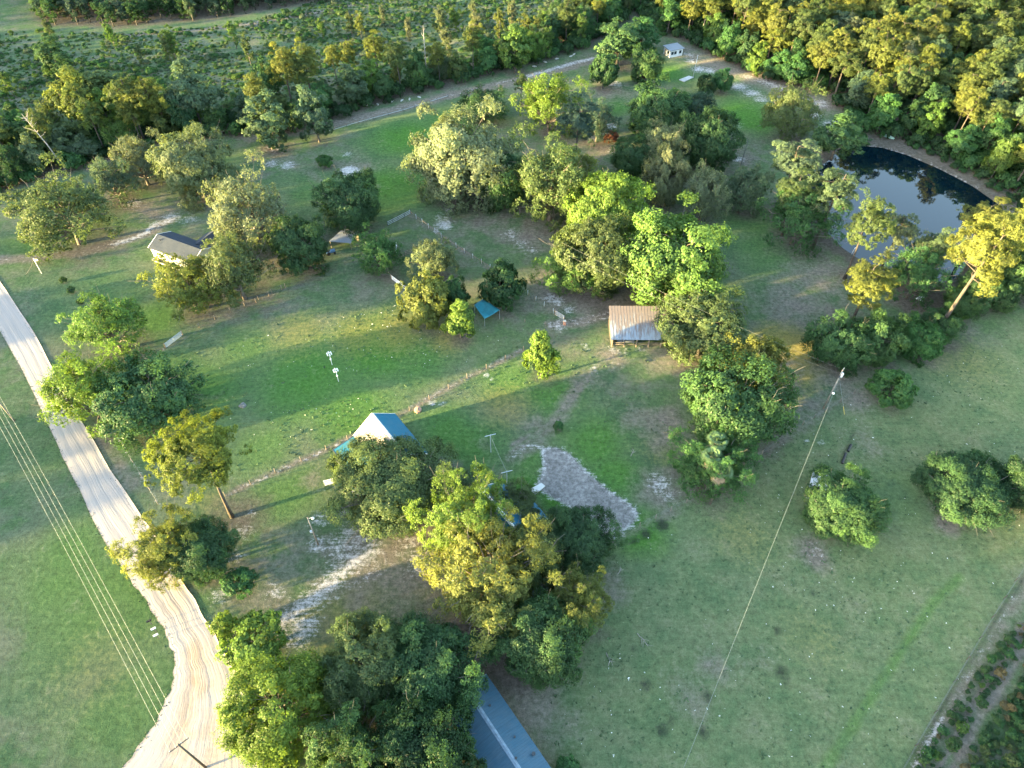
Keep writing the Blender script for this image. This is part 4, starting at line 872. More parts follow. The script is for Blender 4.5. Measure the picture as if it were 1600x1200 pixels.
pr = MB(); pr.slab([(Ln/2-.2, -3.9, 2.8), (Ln/2+3.0, -3.9, 2.5), (Ln/2+3.0, 1.5, 2.5), (Ln/2-.2, 1.5, 2.8)], .1); pr.build('porch_roof', GREYTIN, hs)
for y in (-3.6, -1, 1.2): MB().box((Ln/2+2.8, y, 1.2), (.14, .14, 2.4)).build('porch_post', WHITEP, hs)
# wing of the house towards the plot
MB().slab([(-2.0, Wd/2-.3, 3.25), (2.2, Wd/2-.3, 3.25), (2.2, Wd/2+1.8, 2.7), (-2.0, Wd/2+1.8, 2.7)], .1).build('back_porch_roof', TEAL2, hs)
for x in (-1.8, 2.0): MB().box((x, Wd/2+1.6, 1.3), (.13, .13, 2.6)).build('porch_post', WHITEP, hs)
# mobile home
ux = np.array([.587, -.81]); uy = np.array([.81, .587]); e0 = np.array(G(760,1054,3.0)); Ln, Wd = 24.0, 6.8
cc = e0+ux*(Ln/2)-uy*(Wd/2)
gable('mobile_home', 'long mobile home with blue-grey ribbed metal roof at the bottom edge', cc, math.atan2(ux[1], ux[0]), Ln-.5, Wd-.5, 2.95, 3.95, TANW, BLUEG, trim=simple('blue_trim', (.16, .22, .28), .5), wins=[(x, s, 1.3, 1.0, 1.8) for x in (-8, -3, 3, 8) for s in (-1, 1)], doors=[(0, 1, .95, 2.0), (-5.5, -1, .95, 2.0)], vents=[(-8.2, 1.4, .09, .2), (-3.2, 1.8, .09, .2), (-1.0, .4, .10, .2), (-.2, 2.6, .16, .35), (1.2, -.5, .11, .2)])
# white house at the upper left
e0 = np.array(G(231,386,3.6)); e1 = np.array(G(272,401,3.6)); ux = (e1-e0)/np.linalg.norm(e1-e0); uy = np.array([-ux[1], ux[0]]); Ln, Wd = 13.5, 7.2
cc = e0+ux*(Ln/2)+uy*(Wd/2)
wh = gable('white_house', 'white house raised on piers with dark slate roof beside golden oaks', cc, math.atan2(ux[1], ux[0]), Ln-.6, Wd-.6, 3.6, 5.0, WHITEW, SLATE, zb=.9, trim=WHITEP, wins=[(-4.2, -1, 1.5, 1.0, 2.4), (-.6, -1, 1.4, 1.0, 2.4), (3.2, -1, 1.2, 1.0, 2.4), (-3, 1, 1.2, 1.0, 2.4)], doors=[(1.5, 1, 1.0, 2.0)], vents=[(-5.0, -1.2, .12, .3)], ridge_cap=False)
for x in (-5.9, -3, 0, 3, 5.9):
    for y in (-3, 3): MB().box((x, y, .45), (.4, .4, .9)).build('pier', BRICK, wh)
MB().box((0, -3.9, .12), (12.6, .16, .24)).box((-6.9, -.5, .12), (.16, 6.8, .24)).build('skirting_board', CONC, wh)
w2 = MB(); w2.slab([(1.2, 3.4, 3.45), (1.2, 7.4, 3.45), (3.6, 7.4, 4.6), (3.6, 1.5, 4.6)], .1); w2.slab([(3.6, 1.5, 4.6), (3.6, 7.4, 4.6), (6.0, 7.4, 3.45), (6.0, 3.4, 3.45)], .1); w2.build('wing_roof', SLATE, wh)
MB().box((3.6, 5.2, 2.2), (4.4, 3.8, 2.5)).build('wing_wall', WHITEW, wh)
# barn with mono-pitch rusty roof and open front
f0 = np.array(G(955,531,2.3)); b0 = np.array(G(954,478,4.6)); Wb = 13.4; D = float(b0[1]-f0[1])
bt = thing('barn', 'open-fronted barn with streaked rusty tin roof', 'barn', (f0[0]+Wb/2, (f0[1]+b0[1])/2, -.1), -.01)
hb, hd = Wb/2, D/2
MB().slab([(-hb, -hd, 2.4), (hb, -hd, 2.4), (hb, hd, 4.7), (-hb, hd, 4.7)], .08).build('roof', RUSTY, bt)
bb = MB(); bb.box((0, hd-.4, 2.2), (Wb-.6, .12, 4.4))
for sx in (-1, 1): bb.add([(sx*(hb-.3), -hd+.5, 0), (sx*(hb-.3), hd-.3, 0), (sx*(hb-.3), hd-.3, 4.5), (sx*(hb-.3), -hd+.5, 2.35)], [(0, 1, 2, 3)])
bb.build('wall', OLDW, bt)
for i in range(6): MB().box((-hb+.4+i*(Wb-.8)/5, -hd+.35, 1.15), (.2, .2, 2.3)).build('post', WOODW, bt)
for z in (.5, 1.0): MB().box((0, -hd+.55, z), (Wb-.9, .06, .16)).build('rail', WOODW, bt)
MB().box((-hb+3.4, -hd+1.6, .6), (3.6, 1.2, .08)).box((-hb+2, -hd+1.6, .3), (.1, 1, .6)).box((-hb+5, -hd+1.6, .3), (.1, 1, .6)).build('feed_trough', GALV, bt)
# tiny cottage on the far lawn
q = np.array(G(1046,90)); ax = .42
tct = thing('cottage', 'tiny white cottage with big windows and flat dark roof on the far lawn', 'building', (q[0], q[1], -.1), ax)
cw = MB(); cw.box((2.6, 2.0, 1.15), (5.2, 4.0, 2.3)); cw.build('wall', WHITEW, tct)
MB().slab([(-.4, -.4, 2.55), (5.6, -.4, 2.55), (5.6, 4.4, 2.75), (-.4, 4.4, 2.75)], .16).build('roof', GREYTIN, tct)
for x in (.95, 2.2, 4.2): MB().box((x, -.03, 1.4), (.95, .08, 1.0)).build('window', GLASS, tct)
MB().box((-.03, 1.1, 1.4), (.08, 1.1, 1.0)).build('window', GLASS, tct); MB().box((-.03, 2.9, 1.02), (.08, .9, 2.0)).build('door', TANW, tct)
# grey-roofed low shed left of paddock
q0, q1, q2, q3 = GV(514,377,2.0), GV(536,357,2.5), GV(560,361,2.5), GV(548,380,2.0)
sh = thing('low_shed', 'low open shed with flat grey tin roof under the glossy dark tree', 'shed', ((q0+q2)/2).to_tuple()[:2]+(-.1,)); o3 = Vector(((q0+q2)/2).to_tuple()[:2]+(-.1,))
MB().slab([q0-o3, q3-o3, q2-o3, q1-o3], .08).build('roof', GREYTIN, sh)
for q in (q0, q1, q2, q3):
    v = (q-o3)*.93; MB().tube([(v.x, v.y, 0), (v.x, v.y, q.z+.02)], .07, 6).build('post', WOODW, sh)
v = [(q-o3)*.9 for q in (q1, q2)]; MB().slab([(v[0].x, v[0].y, 0), (v[1].x, v[1].y, 0), (v[1].x, v[1].y, 1.9), (v[0].x, v[0].y, 1.9)], .05).build('back_wall', WOODW, sh)
# teal tarp canopy
cs = [GV(741,476,2.3), GV(755,466,2.7), GV(781,484,2.6), GV(757,498,2.0)]; c0 = sum(cs, Vector())/4
tp = thing('tarp_canopy', 'sagging teal tarp canopy on thin poles in the paddock', 'canopy', (c0.x, c0.y, -.1)); V = []; n_ = 9
for i in range(n_):
    for j in range(n_):
        a_, b_ = i/(n_-1), j/(n_-1); p = cs[0]*(1-a_)*(1-b_)+cs[1]*(1-a_)*b_+cs[2]*a_*b_+cs[3]*a_*(1-b_)
        V.append((p.x-c0.x, p.y-c0.y, p.z-.5*math.sin(a_*math.pi)*math.sin(b_*math.pi)+.05*math.sin(9*a_+5*b_)))
F = np.array([(i*n_+j, i*n_+j+1, (i+1)*n_+j+1, (i+1)*n_+j) for i in range(n_-1) for j in range(n_-1)])
ta = link('tarp', mesh('tarp', V, F, simple('teal_tarp', (.03, .20, .24), .5, .2, .8), smooth=True), tp); sm_ = ta.modifiers.new('thick', 'SOLIDIFY'); sm_.thickness = .02
for q in cs:
    v = q-c0; MB().tube([(v.x*.98, v.y*.98, 0), (v.x*.98, v.y*.98, q.z+.06)], .04, 6).build('pole', GALV, tp)
# pale tin sheet shelter in right field
cs = [GV(1271,735,1.3), GV(1298,742,1.3), GV(1288,788,.8), GV(1259,780,.8)]; c0 = sum(cs, Vector())/4
ts = thing('tin_shelter', 'low shelter with pale mottled tin roof beside the round field tree', 'shed', (c0.x, c0.y, -.1))
MB().slab([(q.x-c0.x, q.y-c0.y, q.z) for q in cs], .05).build('roof', roof_mat('pale_tin', (.55, .56, .58), .5, 0, .6, dirt=.5), ts)
for q in cs: MB().box(((q.x-c0.x)*.9, (q.y-c0.y)*.9, q.z/2-.03), (.12, .12, q.z)).build('post', WOODW, ts)

# ------------------------------------------------------------------ poles and wires
def top_at(x, y, h): X, Y = G(x, y, h); return Vector((X, Y, -.1))
def utility(label, base, h, cross=None, ang=0, mat=POLEW, rad=.15):
    t = thing('utility_pole', label, 'utility pole', base, ang)
    MB().tube([(0, 0, -.3), (0, 0, h*.5), (0, 0, h+.1)], [rad*1.15, rad, rad*.75], 8).build('pole', mat, t, True)
    if cross:
        ca = MB().box((0, 0, h-.25), (cross, .12, .12)).build('crossarm', mat, t)
        for i in range(4):
            x = (-.46+.307*i)*cross; MB().tube([(x, 0, h-.2), (x, 0, h+.02)], [.05, .04], 6).build('insulator', GALV, ca)
    return t
def wire(name, label, a, b, sag, rad, mat, group=None, n=24):
    rad *= .8
    a, b = Vector(a), Vector(b); o = (a+b)/2; pts = []
    for i in range(n+1):
        s = i/n; p = a.lerp(b, s); p.z -= sag*4*s*(1-s); pts.append(p-o)
    w_ = MB().tube(pts, rad, 5, True).build(name, mat); w_.location = o; return tag(w_, label, 'power line', group)
THINW = simple('thin_dark_wire', (.16, .17, .16), .6, .1)
WIREL = simple('pale_wire', (.34, .35, .31), .5, .1, 1, metal=.1)
# transformer pole
hP = 10.5; b1 = top_at(1317, 578, hP); p1 = utility('utility pole with white transformer can above the field fence', b1, hP, 1.7, .9)
tf = MB().tube([(.32, -.18, hP-1.9), (.32, -.18, hP-.95)], .27, 12).tube([(.32, -.18, hP-.95), (.32, -.18, hP-.82)], [.2, .08], 10).build('transformer', WHITEP, p1, True)
MB().tube([(-.35, 0, hP-1.7), (-.35, 0, hP-1.1)], .1, 8).build('cutout', DARKM, p1)
s1_ = GV(1000, 1372, 8.2); wire('power_line', 'heavy service wire crossing the right field from the transformer pole', b1+Vector((0, 0, hP)), s1_, .9, .026, simple('grey_wire', (.20, .22, .19), .5, .1))
MB_ = None
wire('power_line', 'upper thin wire running left from the transformer pole over the barn grove', b1+Vector((-.4, .4, hP+.1)), GV(880,380,17), 1.0, .014, THINW, 'thin wires left of the transformer pole')
wire('power_line', 'lower thin wire running left from the transformer pole over the barn grove', b1+Vector((-.3, .2, hP-1.0)), GV(880,395,16), 1.0, .014, THINW, 'thin wires left of the transformer pole')
gy_ = thing('wire_marker', 'small white ball marker on the heavy wire near the transformer pole', 'marker', (0, 0, 0)); 
a_, b_ = b1+Vector((0, 0, hP)), s1_; s_ = .07; p = a_.lerp(b_, s_); p.z -= .9*4*s_*(1-s_); gy_.location = p
MB().tube([(-.22, 0, 0), (-.1, 0, 0), (.1, 0, 0), (.22, 0, 0)], [.06, .2, .2, .06], 10).build('ball', WHITEP, gy_, True)
gu = thing('guy_post', 'short yellow guy marker post in the field beside the transformer pole', 'post', (*G(1320,647), -.1)); e_ = b1+Vector((0, 0, hP-1.8))-Vector((*G(1320,647), -.1))
MB().tube([(0, 0, -.1), tuple(e_*.22)], .06, 6).build('sleeve', simple('yellow_plastic', (.55, .42, .10), .6, .1), gu); MB().tube([tuple(e_*.2), tuple(e_)], .012, 4).build('cable', GALV, gu)
# line along the road
bL = Vector((*G(22, 657), -.1)); utility('utility pole at the left edge beyond the dirt road', bL, 9.6, 2.2, .95)
hB = 10.0; bB = top_at(278, 1163, hB); dirv = (bB-bL).normalized(); an = math.atan2(dirv.y, dirv.x)+math.pi/2
utility('utility pole in the middle of the dirt road junction', bB, hB, 2.4, an, mat=simple('dark_pole', (.10, .09, .085), .9, .2))
px = Vector((-dirv.y, dirv.x, 0))
for i in range(4):
    k_ = (-.46+.307*i)*2.3
    wire('power_line', ['outermost of the four parallel wires along the dirt road, farthest from it', 'second of the four parallel wires, counted from the pasture side', 'third of the four parallel wires, counted from the pasture side', 'innermost of the four parallel wires, nearest the dirt road'][i],
         bL+px*-k_+Vector((0, 0, 9.6)), bB+px*-k_+Vector((0, 0, hB)), 1.3, .017, WIREL, 'four wires along the dirt road')
# yard lamp pole
yp = thing('lamp_pole', 'slim yard lamp pole standing in a ring of white sand', 'lamp pole', (*G(497, 850), -.1))
MB().tube([(0, 0, -.1), (0, 0, 8.1)], [.14, .09], 8).build('pole', POLEW, yp, True); MB().tube([(0, 0, 7.7), (.5, 0, 8.0), (.9, 0, 8.0)], .035, 6).build('arm', GALV, yp); MB().tube([(.8, 0, 7.8), (.8, 0, 8.05)], [.24, .1], 10).build('lamp_head', WHITEP, yp, True)
MB().box((-.3, 0, 3.9), (.35, .25, .5)).build('meter_box', GALV, yp)
# clothes line posts
pc = [G(767,706), G(792,755)]
for i, (q, lb) in enumerate(zip(pc, ('T-shaped clothes line post in the open mown yard', 'T-shaped clothes line post right behind the teal-roofed house'))):
    t = thing('clothes_line_post', lb, 'post', (*q, -.1), .3); MB().tube([(0, 0, 0), (0, 0, 5.0 if i == 0 else 3.6)], .07, 6).build('pole', GALV, t)
    MB().box((0, 0, 4.9 if i == 0 else 3.5), (2.0, .08, .08)).build('crossbar', GALV, t)
wire('clothes_line', 'thin line strung between the two T-shaped posts', (pc[0][0], pc[0][1], 4.8), (pc[1][0], pc[1][1], 3.4), .25, .02, WIREL)
# martin house poles
for (x, y, lb) in ((519, 570, 'white birdhouse pole, upper of the two in the pasture'), (529, 596, 'white birdhouse pole, lower of the two in the pasture')):
    t = thing('birdhouse_pole', lb, 'birdhouse', (*G(x, y), -.1)); MB().tube([(0, 0, 0), (0, 0, 3.6)], .05, 6).build('pole', WHITEP, t)
    for i in range(6):
        a_ = i*math.pi/3; cx_, cy_ = .45*math.cos(a_), .45*math.sin(a_); MB().tube([(0, 0, 3.5), (cx_, cy_, 3.5)], .03, 5).build('arm', WHITEP, t)
        MB().tube([(cx_, cy_, 3.5), (cx_, cy_, 3.35), (cx_, cy_, 3.1), (cx_, cy_, 2.95)], [.04, .12, .13, .04], 8).build('gourd', WHITEP, t, True)
    MB().tube([(0, 0, 1.7), (0, 0, 2.1)], [.2, .05], 8).build('baffle', WHITEP, t)
for (x, y, h_, mt, lb) in ((1157,260,7.5,DARKM,'dark thin pole leaning at the right of the central grove'), (1083,120,7,GALV,'pale thin pole beside the concrete slab on the far lawn'), (1331,396,1.7,WHITEP,'short white post at the left pond bank'), (65,427,4.2,WHITEP,'white flag post on the far left lawn')):
    t = thing('thin_pole', lb, 'pole', (*G(x, y), -.1)); MB().tube([(0, 0, -.1), (.2, 0, h_)], [.09, .05], 6).build('pole', mt, t, True); MB().tube([(.2, 0, h_), (.2, 0, h_+.1)], .11, 6).build('cap', mt, t)
    if x == 65: MB().box((.55, 0, 3.9), (.9, .06, .5)).build('flag', WHITEP, t)
# dead trunks
for (x, y, h_, lb) in ((668,135,19,'tall bare dead pine trunk at the edge of the woodland belt'), (106,270,17,'leaning white dead tree in the dark wood at the left'), (1095,60,10,'bare grey dead treetop in the wood beyond the far lawn')):
    g = np.random.default_rng(x); t = thing('dead_tree', lb, 'tree', (*G(x, y), -.2)); k_ = MB(); lx = -4 if x == 106 else .3
    k_.tube([(0, 0, 0), (lx*.4, 0, h_*.5), (lx, 0, h_)], [.22, .15, .05], 7); k_.build('trunk', DEADW, t, True)
    for i in range(14 if x != 668 else 5):
        z = h_*g.uniform(.6, .95); a_ = g.random()*6.28; l_ = g.uniform(.8, 2.8)*(1 if x != 668 else .5); mb = MB(); limb(mb, (lx*z/h_*(.9), 0, z), (lx*z/h_+l_*math.cos(a_), l_*math.sin(a_), z+l_*.6), .07, .02, g); mb.build('branch', DEADW, t)

# ------------------------------------------------------------------ fences and gates
def fence(label, pts, sp, postm, h=1.25, rails=0, pr_=.07, wires=4, name='wire_fence', group=None, railm=None):
    W = [Vector((*G(*p), 0)) for p in pts]; o = W[0].copy(); t = thing(name, label, 'fence', (o.x, o.y, -.1), 0, group); acc = 0; last = None; posts = []
    for a_, b_ in zip(W[:-1], W[1:]):
        L = (b_-a_).length; n_ = max(1, round(L/sp))
        for i in range(n_): posts.append(a_.lerp(b_, i/n_))
    posts.append(W[-1]); pm = []
    for v in (0, 1, 2):
        k_ = MB(); k_.tube([(0, 0, -.3), (R.uniform(-.05, .05), R.uniform(-.05, .05), h*R.uniform(.95, 1.1))], pr_, 6); pm.append(mesh('post', k_.V, k_.F, postm, smooth=True))
    for i, p in enumerate(posts[:100]):
        ob = link('post', pm[i % 3], t); ob.location = (p.x-o.x, p.y-o.y, 0); ob.rotation_euler = (R.uniform(-.04, .04), R.uniform(-.04, .04), R.random()*6)
    if wires:
        k_ = MB()
        for j in range(wires):
            z = h*(j+1)/(wires+.3); k_.tube([(p.x-o.x, p.y-o.y, z) for p in posts], .009, 4, False)
        k_.build('wires', THINW, t)
    for j in range(rails):
        z = h*(j+.6)/rails; k_ = MB()
        for a_, b_ in zip(posts[:-1], posts[1:]):
            d_ = b_-a_; k_.box(((a_.x+b_.x)/2-o.x, (a_.y+b_.y)/2-o.y, z), (d_.length-.02, .04, .14), math.atan2(d_.y, d_.x))
        k_.build('rail', railm or postm, t)
    return t
fence('wire fence with pale wooden posts between the fenced pasture and the yard', [(352,775),(430,738),(510,702),(575,672),(640,641),(730,590),(818,547)], 4.2, WOODW)
fence('wire fence running from the roadside trees to the golden oak', [(212,568),(258,543)], 3.5, WOODW); fence('wire fence from the metal gate to the dark oak', [(286,524),(360,487),(446,449)], 3.5, WOODW)
fence('grey paddock fence from the rail corner down to the dark evergreen', [(641,334),(700,378),(766,420)], 2.8, GALV, rails=1, railm=WOODW)
fence('wire fence from the dark evergreen to the brick corner post', [(812,452),(850,478),(880,500)], 2.8, GALV)
fence('board rail panel at the upper paddock corner', [(606,352),(622,344),(641,334)], 1.8, DARKM, rails=3, wires=0, name='rail_fence', railm=GALV)
fence('curved low board fence inside the paddock', [(622,405),(634,398),(650,393)], 1.8, WOODW, rails=3, wires=0, name='rail_fence')
fence('long wire fence between the mown yard and the right field', [(935,855),(1000,822),(1072,785),(1130,750),(1190,710),(1235,675),(1290,642),(1355,602)], 3.6, WOODW, h=1.3)
fence('low pole fence along the top of the middle meadow', [(505,210),(560,193),(630,174),(700,152)], 4.5, DARKM, h=1.0, rails=1, wires=1, name='rail_fence', railm=GALV)
fence('thin wire fence beside the dirt road verge', [(172,668),(195,700),(222,745),(247,787)], 4.0, WOODW, h=1.1, wires=3)
fence('thin wire fence from tarp canopy to the yellow cone tree in the yard', [(786,502),(820,503),(852,507)], 3.4, WOODW, h=1.0, wires=3)
fence('wire fence from the white pipe gate to the golden paddock tree', [(606,425),(612,436)], 2, WOODW); fence('short wire fence between pipe gate and golden tree', [(634,453),(655,470)], 2.5, WOODW)
fence('wire fence across the driveway lawn below the white house track', [(400,472),(440,452)], 3, WOODW)
fence('wire fence dividing the lane and the right field at the lower right', [(1604,880),(1550,965),(1490,1065),(1430,1165),(1400,1220)], 5, OLDW, pr_=.05, h=1.1, wires=3)
def gate(label, a, b, h=1.2, mat=GALV):
    A, B = Vector((*G(*a), 0)), Vector((*G(*b), 0)); d_ = B-A; L = d_.length; t = thing('farm_gate', label, 'gate', (A.x, A.y, -.1), math.atan2(d_.y, d_.x))
    f_ = MB()
    for z in (.18, h): f_.box((L/2, 0, z), (L, .07, .07))
    for x in (.03, L-.03, L/2): f_.box((x, 0, (h+.18)/2), (.07, .07, h-.18))
    f_.build('frame', mat, t)
    for i in range(5): MB().box((L/2, .02, .35+i*(h-.4)/4.6), (L-.1, .04, .09)).build('bar', mat, t)
    for x in (-.15, L+.15): MB().tube([(x, 0, -.2), (x, 0, h+.25)], .09, 8).build('gate_post', WOODW, t)
gate('galvanised farm gate in the wire fence near the feathery pale tree', (260,543), (285,524)); gate('white pipe gate beside the willow-like tree at the paddock', (612,436), (633,452), mat=WHITEP)
gate('narrow white gate at the left side of the paddock', (619,399), (620,384), mat=WHITEP); gate('farm gate closing the paddock corner near the barn track', (868,492), (881,500), 1.3, GALV)

# ------------------------------------------------------------------ small things
def blockbox(name, label, cat, x, y, d, mat, ang=0, z=0, group=None, extra=None):
    t = thing(name, label, cat, (*G(x, y), -.1+z), ang, group); MB().box((0, 0, d[2]/2), d).build('body', mat, t)
    if extra: extra(t)
    return t
def slab_at(name, label, cat, pts, z, mat):
    C4 = [GV(*p) for p in pts]; c0 = sum(C4, Vector())/len(C4); k_ = MB(); k_.slab([(q.x-c0.x, q.y-c0.y, z) for q in C4], .2); o = k_.build(name, mat); o.location = (c0.x, c0.y, -.1); return tag(o, label, cat)
slab_at('concrete_slab', 'white concrete pad between the house and the bare soil plot', 'slab', [(828,765),(846,755),(852,760),(836,773)], .25, simple('white_concrete', (.48, .47, .45), .8, .08, 1.5))
slab_at('concrete_slab', 'pale concrete slab on the far lawn near the dark cedar', 'slab', [(1061,125),(1076,119),(1084,121),(1069,128)], .25, CONC)
slab_at('wooden_ramp', 'narrow grey ramp lying beside the back porch of the teal house', 'ramp', [(812,769),(816,767),(829,782),(824,784)], .3, WOODW)
slab_at('tin_sheet', 'square white tin sheet on the brown ground below the pond', 'sheet', [(1430,467),(1437,463),(1444,465),(1441,471)], .3, WHITEP)
for i, (x, y, a_, lb) in enumerate([(518,752,.4,'white plank pile just left of the workshop oak'), (551,764,-.9,'first pale board on the worn ground under the workshop oak'), (556,768,-.8,'second pale board on the worn ground under the workshop oak')]):
    t = thing('board_pile', lb, 'boards', (*G(x, y), -.08), a_)
    for j in range(4): MB().box((R.uniform(-.1, .1), j*.28-.4, .06+.05*(j % 2)), (2.6 if i == 0 else 1.8, .22, .05), R.uniform(-.08, .08)).build('board', CREAM if i == 0 else WHITEP, t)
# propane tank
t = thing('propane_tank', 'upright pale blue tank behind the yellow-lit oak', 'tank', (*G(745,741), -.1)); MB().tube([(0, 0, .25), (0, 0, .4), (0, 0, 1.5), (0, 0, 1.75), (0, 0, 1.85)], [.35, .5, .5, .35, .1], 14).build('tank', simple('pale_blue', (.40, .52, .62), .4, .08), t, True)
for i in range(3): a_ = i*2.1; MB().box((.38*math.cos(a_), .38*math.sin(a_), .18), (.08, .08, .4)).build('foot', DARKM, t)
# row boat by the pond
b0_ = GV(1386.5, 214.5); t = thing('rowing_boat', 'small pale green boat pulled up on the far pond bank', 'boat', (b0_.x, b0_.y, 0), -.75)
V = []; prof = [(-1, .25), (-.75, .75), (-.3, 1), (.2, 1), (.65, .7), (1, .04)]
for u, wv_ in prof: V += [(u*2.0, -.62*wv_, .45), (u*1.9, -.38*wv_, .02), (u*1.9, .38*wv_, .02), (u*2.0, .62*wv_, .45)]
F = []
for i in range(5):
    for j in range(3): F.append((i*4+j, i*4+j+1, (i+1)*4+j+1, (i+1)*4+j))
F += [(0, 1, 2, 3), (20, 23, 22, 21)]
hu = link('hull', mesh('hull', V, F, simple('pale_green_paint', (.42, .62, .55), .5, .1)), t); hu.modifiers.new('s', 'SOLIDIFY').thickness = .05
for x in (-.9, .4): MB().box((x, 0, .36), (.28, 1.05, .05)).build('thwart', PALEW, t)
# mailboxes
for (x, y, mt, lb) in ((237,975,BLACKP,'black mailbox, uppermost of the three on the road verge'), (244,987,WHITEP,'white mailbox between the other two on the road verge'), (247.5,997,WHITEP,'white mailbox, lowest of the three on the road verge')):
    t = thing('mailbox', lb, 'mailbox', (*G(x, y), -.1), .55, 'mailboxes on the road verge'); MB().box((0, 0, .55), (.1, .1, 1.1)).build('post', WOODW, t)
    k_ = MB(); pr2 = [(-.13, 1.1), (.13, 1.1), (.13, 1.26), (.08, 1.34), (0, 1.37), (-.08, 1.34), (-.13, 1.26)]; L_ = .34
    k_.add([(-L_, y_, z_) for y_, z_ in pr2]+[(L_, y_, z_) for y_, z_ in pr2], [tuple(range(6, -1, -1)), tuple(range(7, 14))]+[(i, (i+1) % 7, (i+1) % 7+7, i+7) for i in range(7)]); k_.build('box', mt, t); MB().box((.1, -.15, 1.38), (.03, .02, .2)).build('flag', BRICK, t)
# brick corner post by the paddock gate
t = thing('corner_post', 'square reddish corner post where the paddock fence meets the barn track', 'post', (*G(882,507), -.1), .2); MB().box((0, 0, .55), (.45, .45, 1.1)).build('pillar', BRICK, t); MB().box((0, 0, 1.13), (.55, .55, .08)).build('cap', CONC, t)
# old stump and stones
def rock(name, label, cat, x, y, s, mat, group=None, asp=(1, 1, .6)):
    g = np.random.default_rng(int(x*7+y)); V = []; F = []; nu, nv = 9, 6
    for j in range(nv+1):
        for i in range(nu):
            a_, b_ = 2*math.pi*i/nu, math.pi*j/nv; q = s*(1+g.normal()*.12); V.append((q*asp[0]*math.sin(b_)*math.cos(a_), q*asp[1]*math.sin(b_)*math.sin(a_), q*asp[2]*math.cos(b_)+s*.3))
    for j in range(nv):
        for i in range(nu): F.append((j*nu+i, j*nu+(i+1) % nu, (j+1)*nu+(i+1) % nu, (j+1)*nu+i))
    o = link(name, mesh(name, V, F, mat)); X, Y = G(x, y); o.location = (X, Y, -.1); o.rotation_euler = (0, 0, g.random()*6); return tag(o, label, cat, group)
rock('tree_stump', 'reddish stump in the grass just above the workshop', 'stump', 653, 641, .75, simple('stump_wood', (.34, .20, .14), .9, .3, 3)); rock('boulder', 'small grey boulder in the pasture right of the dense roadside oak', 'rock', 380, 634, .7, simple('grey_stone', (.16, .16, .15), .9, .3))
for (x, y) in [(555,168),(575,165),(590,163),(612,159),(628,157),(640,155),(655,152),(870,92),(897,85),(852,97),(835,104),(892,88)]:
    rock('block', 'pale block lying along the foot of the woodland belt', 'block', x, y, .5, CONC, 'pale blocks along the woodland belt', (1.6, .6, .5))
# culvert pipes in the field gully
for i, (x0, y0, x1, y1, lb) in enumerate([(1330,695,1325,705,'upper dark pipe lying in the narrow gully of the field'), (1322,708,1316,724,'lower dark pipe lying in the narrow gully of the field')]):
    a_, b_ = GV(x0, y0, .1), GV(x1, y1, .1); o_ = (a_+b_)/2; k_ = MB().tube([a_-o_, b_-o_], .24, 10).build('pipe', BLACKP); k_.location = o_; tag(k_, lb, 'pipe')
# fallen branches
for i, (x, y, l_, a_, lb) in enumerate([(1004,1000,2.4,-1.0,'fallen pale branch on the right field below the split-trunk oak'), (952,1030,2.0,-1.2,'thin fallen branch right of the house tree cluster'), (988,708,1.6,1.1,'short fallen stick on the mown yard'), (968,893,1.2,.9,'short fallen stick beside the dark oak by the plot')]):
    g = np.random.default_rng(i+50); t = thing('fallen_branch', lb, 'branch', (*G(x, y), 0), a_); mb = MB(); limb(mb, (-l_/2, 0, 0), (l_/2, 0, .15), .06, .02, g); mb.build('stem', DEADW, t, True)
    for k2 in range(4):
        mb = MB(); x_ = g.uniform(-.2, .4)*l_; limb(mb, (x_, 0, .08), (x_+.3*l_, g.choice([-1, 1])*.3*l_, .1), .03, .01, g, 3); mb.build('twig', DEADW, t)
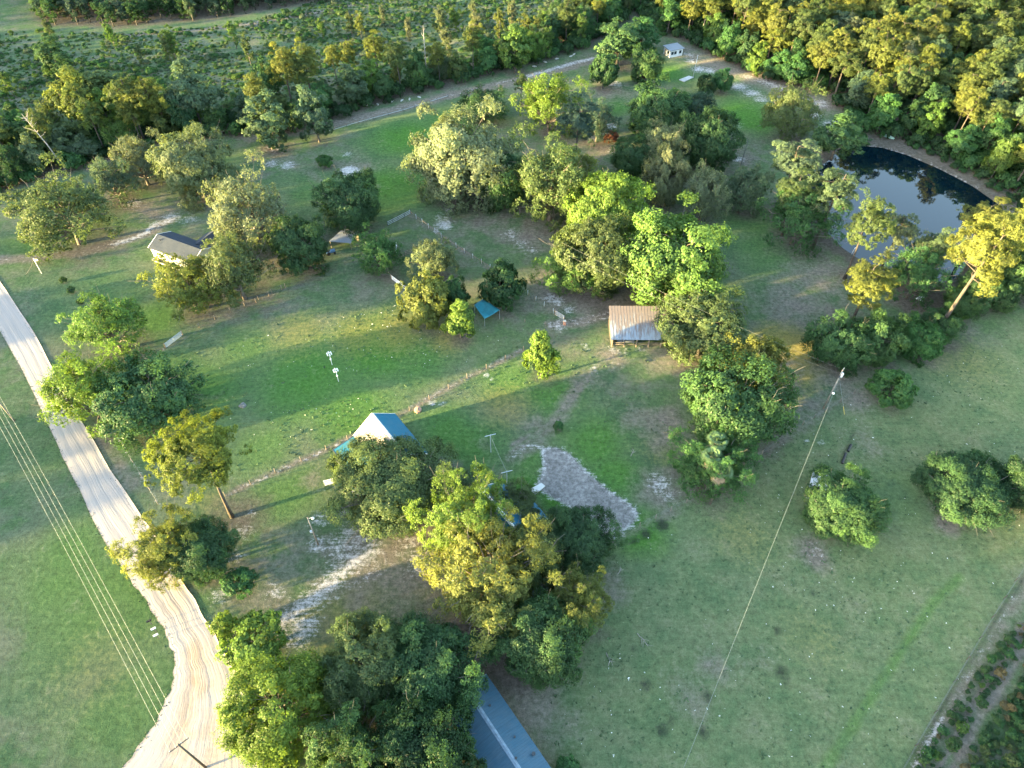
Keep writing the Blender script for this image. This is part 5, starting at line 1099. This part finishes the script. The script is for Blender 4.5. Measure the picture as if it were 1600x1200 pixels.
# small tractor mower by the low shed
t = thing('garden_tractor', 'small blue garden tractor parked in front of the low grey shed', 'tractor', (*G(517,396), -.1), .5); TB = simple('tractor_blue', (.10, .20, .34), .45, .1)
MB().box((.55, 0, .75), (1.1, .6, .5)).box((-.2, 0, .5), (1.6, .5, .25)).build('body', TB, t); MB().box((-.5, 0, .85), (.45, .5, .12)).box((-.72, 0, 1.1), (.1, .5, .5)).build('seat', BLACKP, t); MB().tube([(-.05, 0, .9), (-.15, 0, 1.2)], .03, 6).tube([(-.16, -.2, 1.2), (-.16, .2, 1.2)], .03, 6).build('steering_wheel', BLACKP, t)
for x, rr_ in ((.8, .26), (-.6, .42)):
    for s in (-1, 1): MB().tube([(x, s*.38, rr_), (x, s*.6, rr_)], rr_, 14).build('wheel', BLACKP, t)
# cabbage palms in the field-edge tree
PALMC = simple('palm_frond', (.07, .12, .045), .6, .3, 1.0); PALMD = simple('dead_palm_frond', (.15, .125, .09), .9, .25, 1.0)
for (x, y, h_, lb) in ((1112,712,10.2,'cabbage palm head poking from the top of the bright green tree'), (1128,738,9.0,'cabbage palm with dead skirt at the lower side of the bright green tree'), (1120,690,10.4,'palm crown at the upper side of the bright green tree')):
    X, Y = G(x, y, h_); g = np.random.default_rng(x); t = thing('cabbage_palm', lb, 'palm', (X, Y, -.1)); MB().tube([(0, 0, 0), (.1, 0, h_*.5), (0, 0, h_)], [.22, .17, .16], 8).build('trunk', BARK, t, True)
    for dead, nm in ((0, 'crown'), (1, 'dead_fronds')):
        k_ = MB()
        for i in range(24 if not dead else 12):
            a_ = g.random()*6.28; e = g.uniform(.0, 1.1) if not dead else g.uniform(-1.3, -.6); l_ = g.uniform(1.1, 1.8); d_ = np.array([math.cos(a_)*math.cos(e), math.sin(a_)*math.cos(e), math.sin(e)]); b0_ = np.array([0, 0, h_]); side = np.array([-math.sin(a_), math.cos(a_), 0])
            c_ = b0_+d_*l_*.55
            for q in np.linspace(-.9, .9, 9):
                dd = d_*math.cos(q)+side*math.sin(q); tip = c_+dd*l_*.75+np.array([0, 0, -.35]); mid = c_+dd*l_*.4; k_.add([c_, mid+side*.09, tip, mid-side*.09], [(0, 1, 2, 3)])
            k_.tube([tuple(b0_), tuple(c_)], .025, 4)
        k_.build(nm, PALMD if dead else PALMC, t)
print('objects', len(bpy.data.objects), 'stuff trees', len(STUFF), 'wood', len(pe), len(pw), len(pn))
